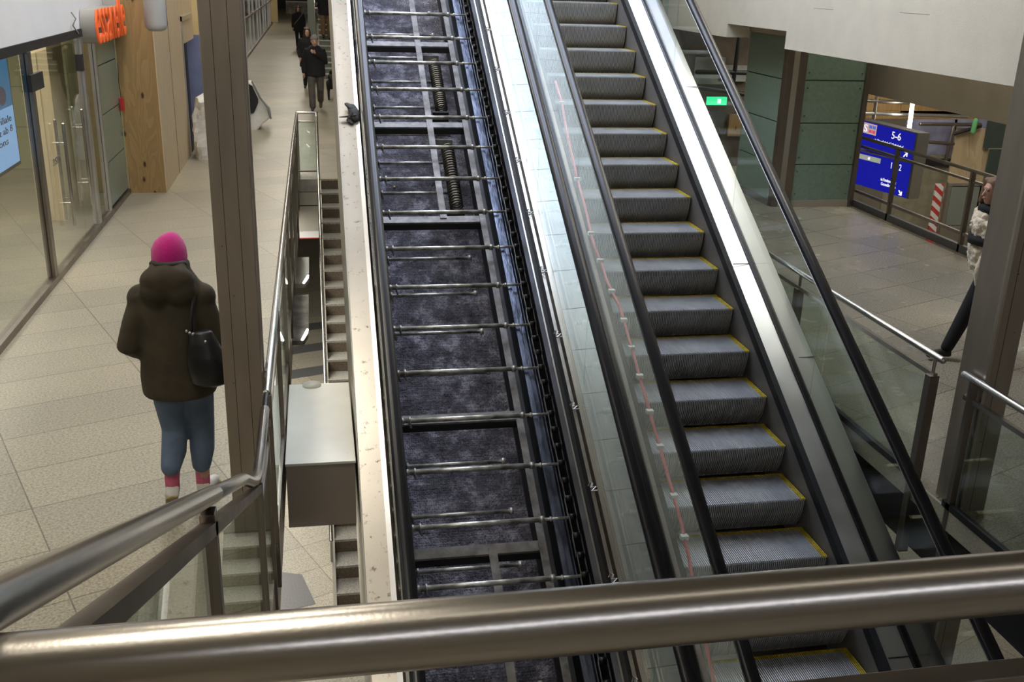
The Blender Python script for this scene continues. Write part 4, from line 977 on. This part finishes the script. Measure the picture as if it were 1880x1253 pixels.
# shoulder bag
hb = thing('shoulder_bag', 'black slouchy shoulder bag at the hip of the person in pink hat', 'bag', (W0[0] + .17, W0[1] - .2, .78))
bl = M('black_soft_leather', (.008, .008, .009), .38, 0, .3, 12, .4, 14)
g = MB(); ox, oy = W0[0], W0[1]
rings_ = [(.205, -.195, .845, .06, .045), (.21, -.20, .87, .115, .075), (.205, -.205, .94, .125, .085), (.19, -.20, 1.03, .11, .075), (.175, -.19, 1.12, .085, .055), (.165, -.18, 1.18, .065, .035)]
g.ell([(ox + a_, oy + b2, z_, rx_, ry_) for a_, b2, z_, rx_, ry_ in rings_], 22)
finish(g.build('pouch', bl, hb), .012, 3)
MB().tube([(ox + .12, oy - .185, 1.17), (ox + .125, oy - .19, 1.26), (ox + .135, oy - .12, 1.36), (ox + .14, oy - .02, 1.415), (ox + .14, oy + .08, 1.36)], .012, 8, flat=.5).build('strap', bl, hb)
for p_ in ((.095, -.225, 1.195), (.112, -.23, 1.185), (.13, -.23, 1.178), (.195, -.235, 1.13), (.20, -.235, 1.11)): MB().ball((ox + p_[0], oy + p_[1], p_[2]), .0085, 8, 6).build('ring_fitting', alu, hb)

# 2. man with grey beanie walking toward us, hand at his collar
black_c = M('black_cloth', (.005, .005, .006), .85, 0, .3, 9, .3, 12)
mj = J_(elL=(-.25, .02, 1.13), wrL=(-.02, .19, 1.32), sdL=(0, 0, 1), elR=(.27, -.03, 1.12), wrR=(.27, .02, .88), head=(0, .05, 1.60),
        knL=(-.10, -.03, .50), anL=(-.10, -.26, .20), heL=(-.10, -.32, .20), toL=(-.10, -.19, .06), knR=(.10, .12, .50), anR=(.09, .16, .10), heR=(.09, .12, .05), toR=(.10, .32, .04))
cm = dict(coat=coat(.80, 1.45, .225, .165, .235), arm=[.078, .074, .068, .062, .052], leg=[.105, .10, .085, .08, .075], legm=M('olive_grey_trousers', (.085, .075, .062), .8, 0, .2, 9, .2, 20), shoem=M('brown_boot', (.06, .04, .025), .6), coatm=black_c, coatname='jacket')
mt_, mc = human('person', 'man in grey beanie and black jacket walking toward the camera', (.02, 25.3, 0), PI, mj, cm)
h0 = Vector(mj['head'])
g = MB(); g.ell([(0, h0.y - .012, h0.z + .03, .090, .105), (0, h0.y - .014, h0.z + .06, .095, .110), (0, h0.y - .015, h0.z + .10, .082, .095), (0, h0.y - .015, h0.z + .135, .05, .06), (0, h0.y - .015, h0.z + .15, .01, .015)], 24)
g.build('beanie', M('grey_wool', (.19, .18, .16), .9, 0, .15, 40, .4, 150), mt_, world=False)
# 3. woman behind him
wj2 = J_(head=(0, .04, 1.53), neck=(0, 0, 1.4), shL=(-.17, 0, 1.32), shR=(.17, 0, 1.32), elL=(-.24, .0, 1.06), wrL=(-.20, .12, .87), elR=(.25, .0, 1.06), wrR=(.22, .10, .86), chest=(0, 0, 1.2))
cm2 = dict(coat=[(a_, b2, z_ * .95, c_, d_) for a_, b2, z_, c_, d_ in coat(.62, 1.43, .225, .16, .24)], arm=[.078, .072, .066, .06, .052], leg=[.095, .09, .07, .065, .055], legm=black_c, shoem=blackm, coatm=black_c, extrat=[([(-.10, .03, 1.42), (-.06, -.08, 1.42), (.06, -.08, 1.42), (.10, .03, 1.42)], [.045] * 4)])
t3, c3 = human('person', 'woman with long brown hair and black coat directly behind the man in beanie', (-.17, 30.3, 0), PI, wj2, cm2)
hair = M('brown_hair', (.035, .016, .010), .5, 0, .3, 20, .4, 60)
def hairm(t_, hd, lng=.25, mat=hair):
    hd = Vector(hd); g = MB()
    g.ell([(0, hd.y - .025, hd.z - .08 - lng * .5, .10, .06), (0, hd.y - .03, hd.z - .05, .10, .085), (0, hd.y - .022, hd.z + .02, .092, .095), (0, hd.y - .012, hd.z + .08, .085, .09), (0, hd.y - .01, hd.z + .118, .055, .06), (0, hd.y - .01, hd.z + .13, .01, .01)], 22)
    for s_ in (-1, 1): g.tube([hd + Vector((s_ * .055, .05, .09)), hd + Vector((s_ * .082, .045, .0)), hd + Vector((s_ * .085, .05, -.10 - lng * .4))], [.028, .026, .03], 10)
    finish(g.build('hair', mat, t_, world=False), .012, 2)
hairm(t3, wj2['head'])
# 4. far woman
wj3 = J_(wrL=(-.24, .12, .9), knR=(.09, .10, .50), anR=(.09, .12, .09), heR=(.09, .08, .05), toR=(.09, .27, .04), anL=(-.09, -.14, .11), heL=(-.09, -.18, .09), toL=(-.09, .0, .04))
cm3 = dict(cm2); cm3['coat'] = coat(.70, 1.45, .225, .16, .25); cm3['extrat'] = []
t4, c4 = human('person', 'woman in black coat with crossbody strap, farthest walker in the corridor', (-.60, 46.5, 0), PI, wj3, cm3)
hairm(t4, wj3['head'], .1)
MB().tube([(-.17, .12, 1.42), (-.0, .19, 1.2), (.18, .15, 1.0)], .014, 6).build('strap', M('grey_strap2', (.16, .15, .15), .6), t4, world=False)
# 5. person on the far stairs
sj = J_(elL=(-.26, .0, 1.10), wrL=(-.27, .10, .93), elR=(.26, .05, 1.12), wrR=(.30, .28, 1.02), sdR=(-1, 0, 0), knL=(-.1, .03, .5), knR=(.1, .12, .55), anR=(.1, .12, .18), heR=(.1, .08, .14), toR=(.1, .26, .10), anL=(-.1, .0, .1), heL=(-.1, -.04, .06), toL=(-.1, .15, .05))
cm5 = dict(coat=coat(.78, 1.45, .25, .17, .25), arm=[.085, .08, .07, .065, .055], leg=[.10, .095, .08, .08, .075], legm=M('brown_corduroy', (.13, .075, .03), .8, 0, .15, 15), shoem=blackm, coatm=black_c, coatname='jacket')
t5, c5 = human('person', 'person in brown trousers and dark jacket descending the far stairs', (.42, 34.95, 1.05), PI, sj, cm5)
hairm(t5, sj['head'], .0)
# 6. person in white fur behind the right column
pj = J_(head=(0, .10, 1.52), neck=(0, .05, 1.38), chest=(0, .03, 1.18), shL=(-.17, .03, 1.30), shR=(.17, .03, 1.30), elL=(-.19, .0, 1.06), wrL=(-.08, .05, .98), elR=(.2, -.02, 1.04), wrR=(.08, .05, .95),
        pelvis=(0, 0, .90), hipL=(-.08, .02, .87), hipR=(.08, .0, .87), knL=(-.08, .20, .47), anL=(-.08, .34, .10), heL=(-.08, .31, .05), toL=(-.08, .50, .05), knR=(.08, -.05, .47), anR=(.08, -.30, .14), heR=(.08, -.36, .14), toR=(.08, -.22, .04))
cm6 = dict(coat=[(0, .0, .80, .16, .14), (0, .0, .86, .19, .17), (0, .0, .98, .21, .20), (0, .0, 1.08, .18, .16), (0, .01, 1.14, .21, .19), (0, .02, 1.24, .215, .19), (0, .03, 1.33, .16, .14), (0, .04, 1.40, .08, .09)], arm=[.085, .085, .08, .075, .07], leg=[.10, .09, .07, .065, .055], legm=black_c, shoem=blackm,
           coatm=M('cream_fur', (.72, .62, .47), .9, 0, .15, 12, .8, 60, sheen=.4), coatname='fur_jacket')
t6, c6 = human('person', 'person in cream fur jacket and black trousers half hidden by the right column', (5.88, 7.82, 0), PI / 2, pj, cm6)
tx_ = bpy.data.textures.new('fur', 'CLOUDS'); tx_.noise_scale = .045
d_ = c6.modifiers.new('fur', 'DISPLACE'); d_.texture = tx_; d_.strength = .07; d_.mid_level = .4
hairm(t6, pj['head'], .0, M('light_brown_hair', (.16, .09, .045), .6, 0, .2, 20))
MB().ell([(0, .03, 1.05, .215, .20), (0, .02, 1.12, .225, .21)], 24).build('belt', black_c, t6, world=False)
g = MB(); g.tube([(-.12, .05, 1.37), (-.06, .14, 1.36), (.06, .14, 1.36), (.12, .05, 1.37), (.06, -.05, 1.40), (-.06, -.05, 1.40), (-.12, .05, 1.37)], .045, 12); g.build('scarf', black_c, t6, world=False)
for i, (a_, b2) in enumerate(((-.14, .13), (-.10, .17))):
    MB().tube([(a_, b2, .93), (a_, b2 + .02, .80), (a_, b2 + .0, .68)], [.03, .035, .018], 10).build('fur_tail', cm6['coatm'], t6, world=False)

# dog beside the man
dg = thing('dog', 'black shaggy dog with raised tail walking beside the man in beanie', 'dog', (.42, 27.6, 0), PI)
g = MB()
g.loft([[(rx * math.cos(2 * PI * k_ / 16), y_, z_ + rz_ * math.sin(2 * PI * k_ / 16)) for k_ in range(16)] for y_, z_, rx, rz_ in ((-.30, .42, .05, .06), (-.25, .42, .10, .11), (-.10, .41, .11, .12), (.08, .40, .12, .14), (.20, .41, .11, .13), (.28, .45, .07, .09))])
g.tube([(0, .24, .46), (0, .34, .56)], [.08, .07], 12)
g.ball((0, .38, .60), (.07, .085, .07)); g.tube([(0, .43, .585), (0, .51, .57)], [.042, .03], 10)
for s_ in (-1, 1):
    g.tube([(s_ * .075, .18, .40), (s_ * .08, .16, .20), (s_ * .08, .17, .03)], [.055, .036, .03], 10); g.tube([(s_ * .08, .17, .03), (s_ * .08, .21, .025)], .028, 8)
    g.tube([(s_ * .07, -.22, .40), (s_ * .08, -.17, .27), (s_ * .08, -.29, .15), (s_ * .08, -.26, .03)], [.07, .05, .03, .028], 10); g.tube([(s_ * .08, -.26, .03), (s_ * .08, -.21, .025)], .027, 8)
    g.tube([(s_ * .055, .36, .65), (s_ * .085, .37, .58)], [.025, .02], 8)
g.tube([(0, -.29, .46), (0, -.38, .58), (0, -.36, .66), (0, -.28, .69)], [.035, .045, .045, .025], 10)
o = finish(g.build('body', M('black_dog_fur', (.010, .009, .009), .8, 0, .3, 20, .7, 60), dg, world=False), .014, 2)
for s_ in (-1, 1): MB().ball((s_ * .03, .455, .62), .008, 8, 6).build('eye', M('eye', (.05, .03, .02), .2), dg, world=False)

# ================================================================== LIGHTS
def ceil_light(x, y, z, w, l, col, s, label, group):
    t = thing('ceiling_light', label, 'ceiling light', (x, y, z), group=group)
    MB().box((x - w / 2 - .04, y - l / 2 - .04, z + .01), (x + w / 2 + .04, y + l / 2 + .04, z + .10)).build('frame', alu, t)
    MB().box((x - w / 2, y - l / 2, z), (x + w / 2, y + l / 2, z + .01)).build('diffuser', E_('lamp_%s_%g' % (group[:4], s), col, s), t)
for x_, y_ in ((-1.5, 2.5), (-1.5, 7.5), (-1.5, 13), (-1.2, 20), (-1.2, 28), (-1.2, 38), (-1.2, 50), (-1.2, 64)):
    ceil_light(x_, y_, 7.3, 1.2, 2.2, (1, .93, .80), 17 if y_ < 18 else 25, 'warm ceiling light panel above the left corridor', 'warm corridor ceiling lights')
for x_, y_ in ((5.2, 3.5), (5.0, 8.5), (7.2, 12.0), (11, 15.5)):
    ceil_light(x_, y_, 7.3, 1.2, 2.0, (1, .93, .81), 16, 'warm ceiling light panel above the right floor', 'warm right hall ceiling lights')
for x_, y_ in ((1.0, 10.6), (2.9, 10.6), (1.0, 13.8), (2.9, 13.8)):
    ceil_light(x_, y_, 7.3, 1.5, 2.8, (.72, .80, 1.0), 10.5, 'cool white light panel above the escalators', 'cool escalator ceiling lights')
ceil_light(2.6, -1.75, 4.43, 7.0, .10, (.85, .88, 1.0), 26, 'long slim cool light strip under the gallery soffit', 'cool gallery strip')
ceil_light(2.2, .75, 4.43, 7.6, .25, (1, .93, .8), 1.8, 'long dim warm light strip above the gallery railing', 'warm gallery strip')
w = bpy.data.worlds.new('world'); bpy.context.scene.world = w; w.use_nodes = True
w.node_tree.nodes['Background'].inputs[0].default_value = (.9, .88, .82, 1); w.node_tree.nodes['Background'].inputs[1].default_value = .35
def area(x, y, z, sx, sy_, power, col, rx=0):
    l = bpy.data.lights.new('lamp', 'AREA'); l.shape = 'RECTANGLE'; l.size = sx; l.size_y = sy_; l.energy = power; l.color = col
    o = bpy.data.objects.new('fill_light', l); C.objects.link(o); o.location = (x, y, z); o.rotation_euler = (rx, 0, 0)
    tag(o, 'light'); return o
# unseen fill lights added to brighten lower level, shop, site and recess
for (x, y, z, sx, sy_, p_) in ((-1.6, 14, -.5, 2, 6, 260), (-.6, 8, -.6, .8, 3, 60), (-4.4, 13, 2.85, 1.5, 5, 110), (-4.5, 6, 2.85, 1.5, 5, 60), (10.5, 14.5, 3.6, 2, 2, 130), (6.0, 16.4, 4.0, 1, .6, 14)):
    area(x, y, z, sx, sy_, p_, (1, .95, .86))
vs = bpy.context.scene.view_settings
vs.view_transform = 'Standard'; vs.look = 'None'; vs.exposure = 0.0; vs.gamma = 1.0; vs.use_curve_mapping = False
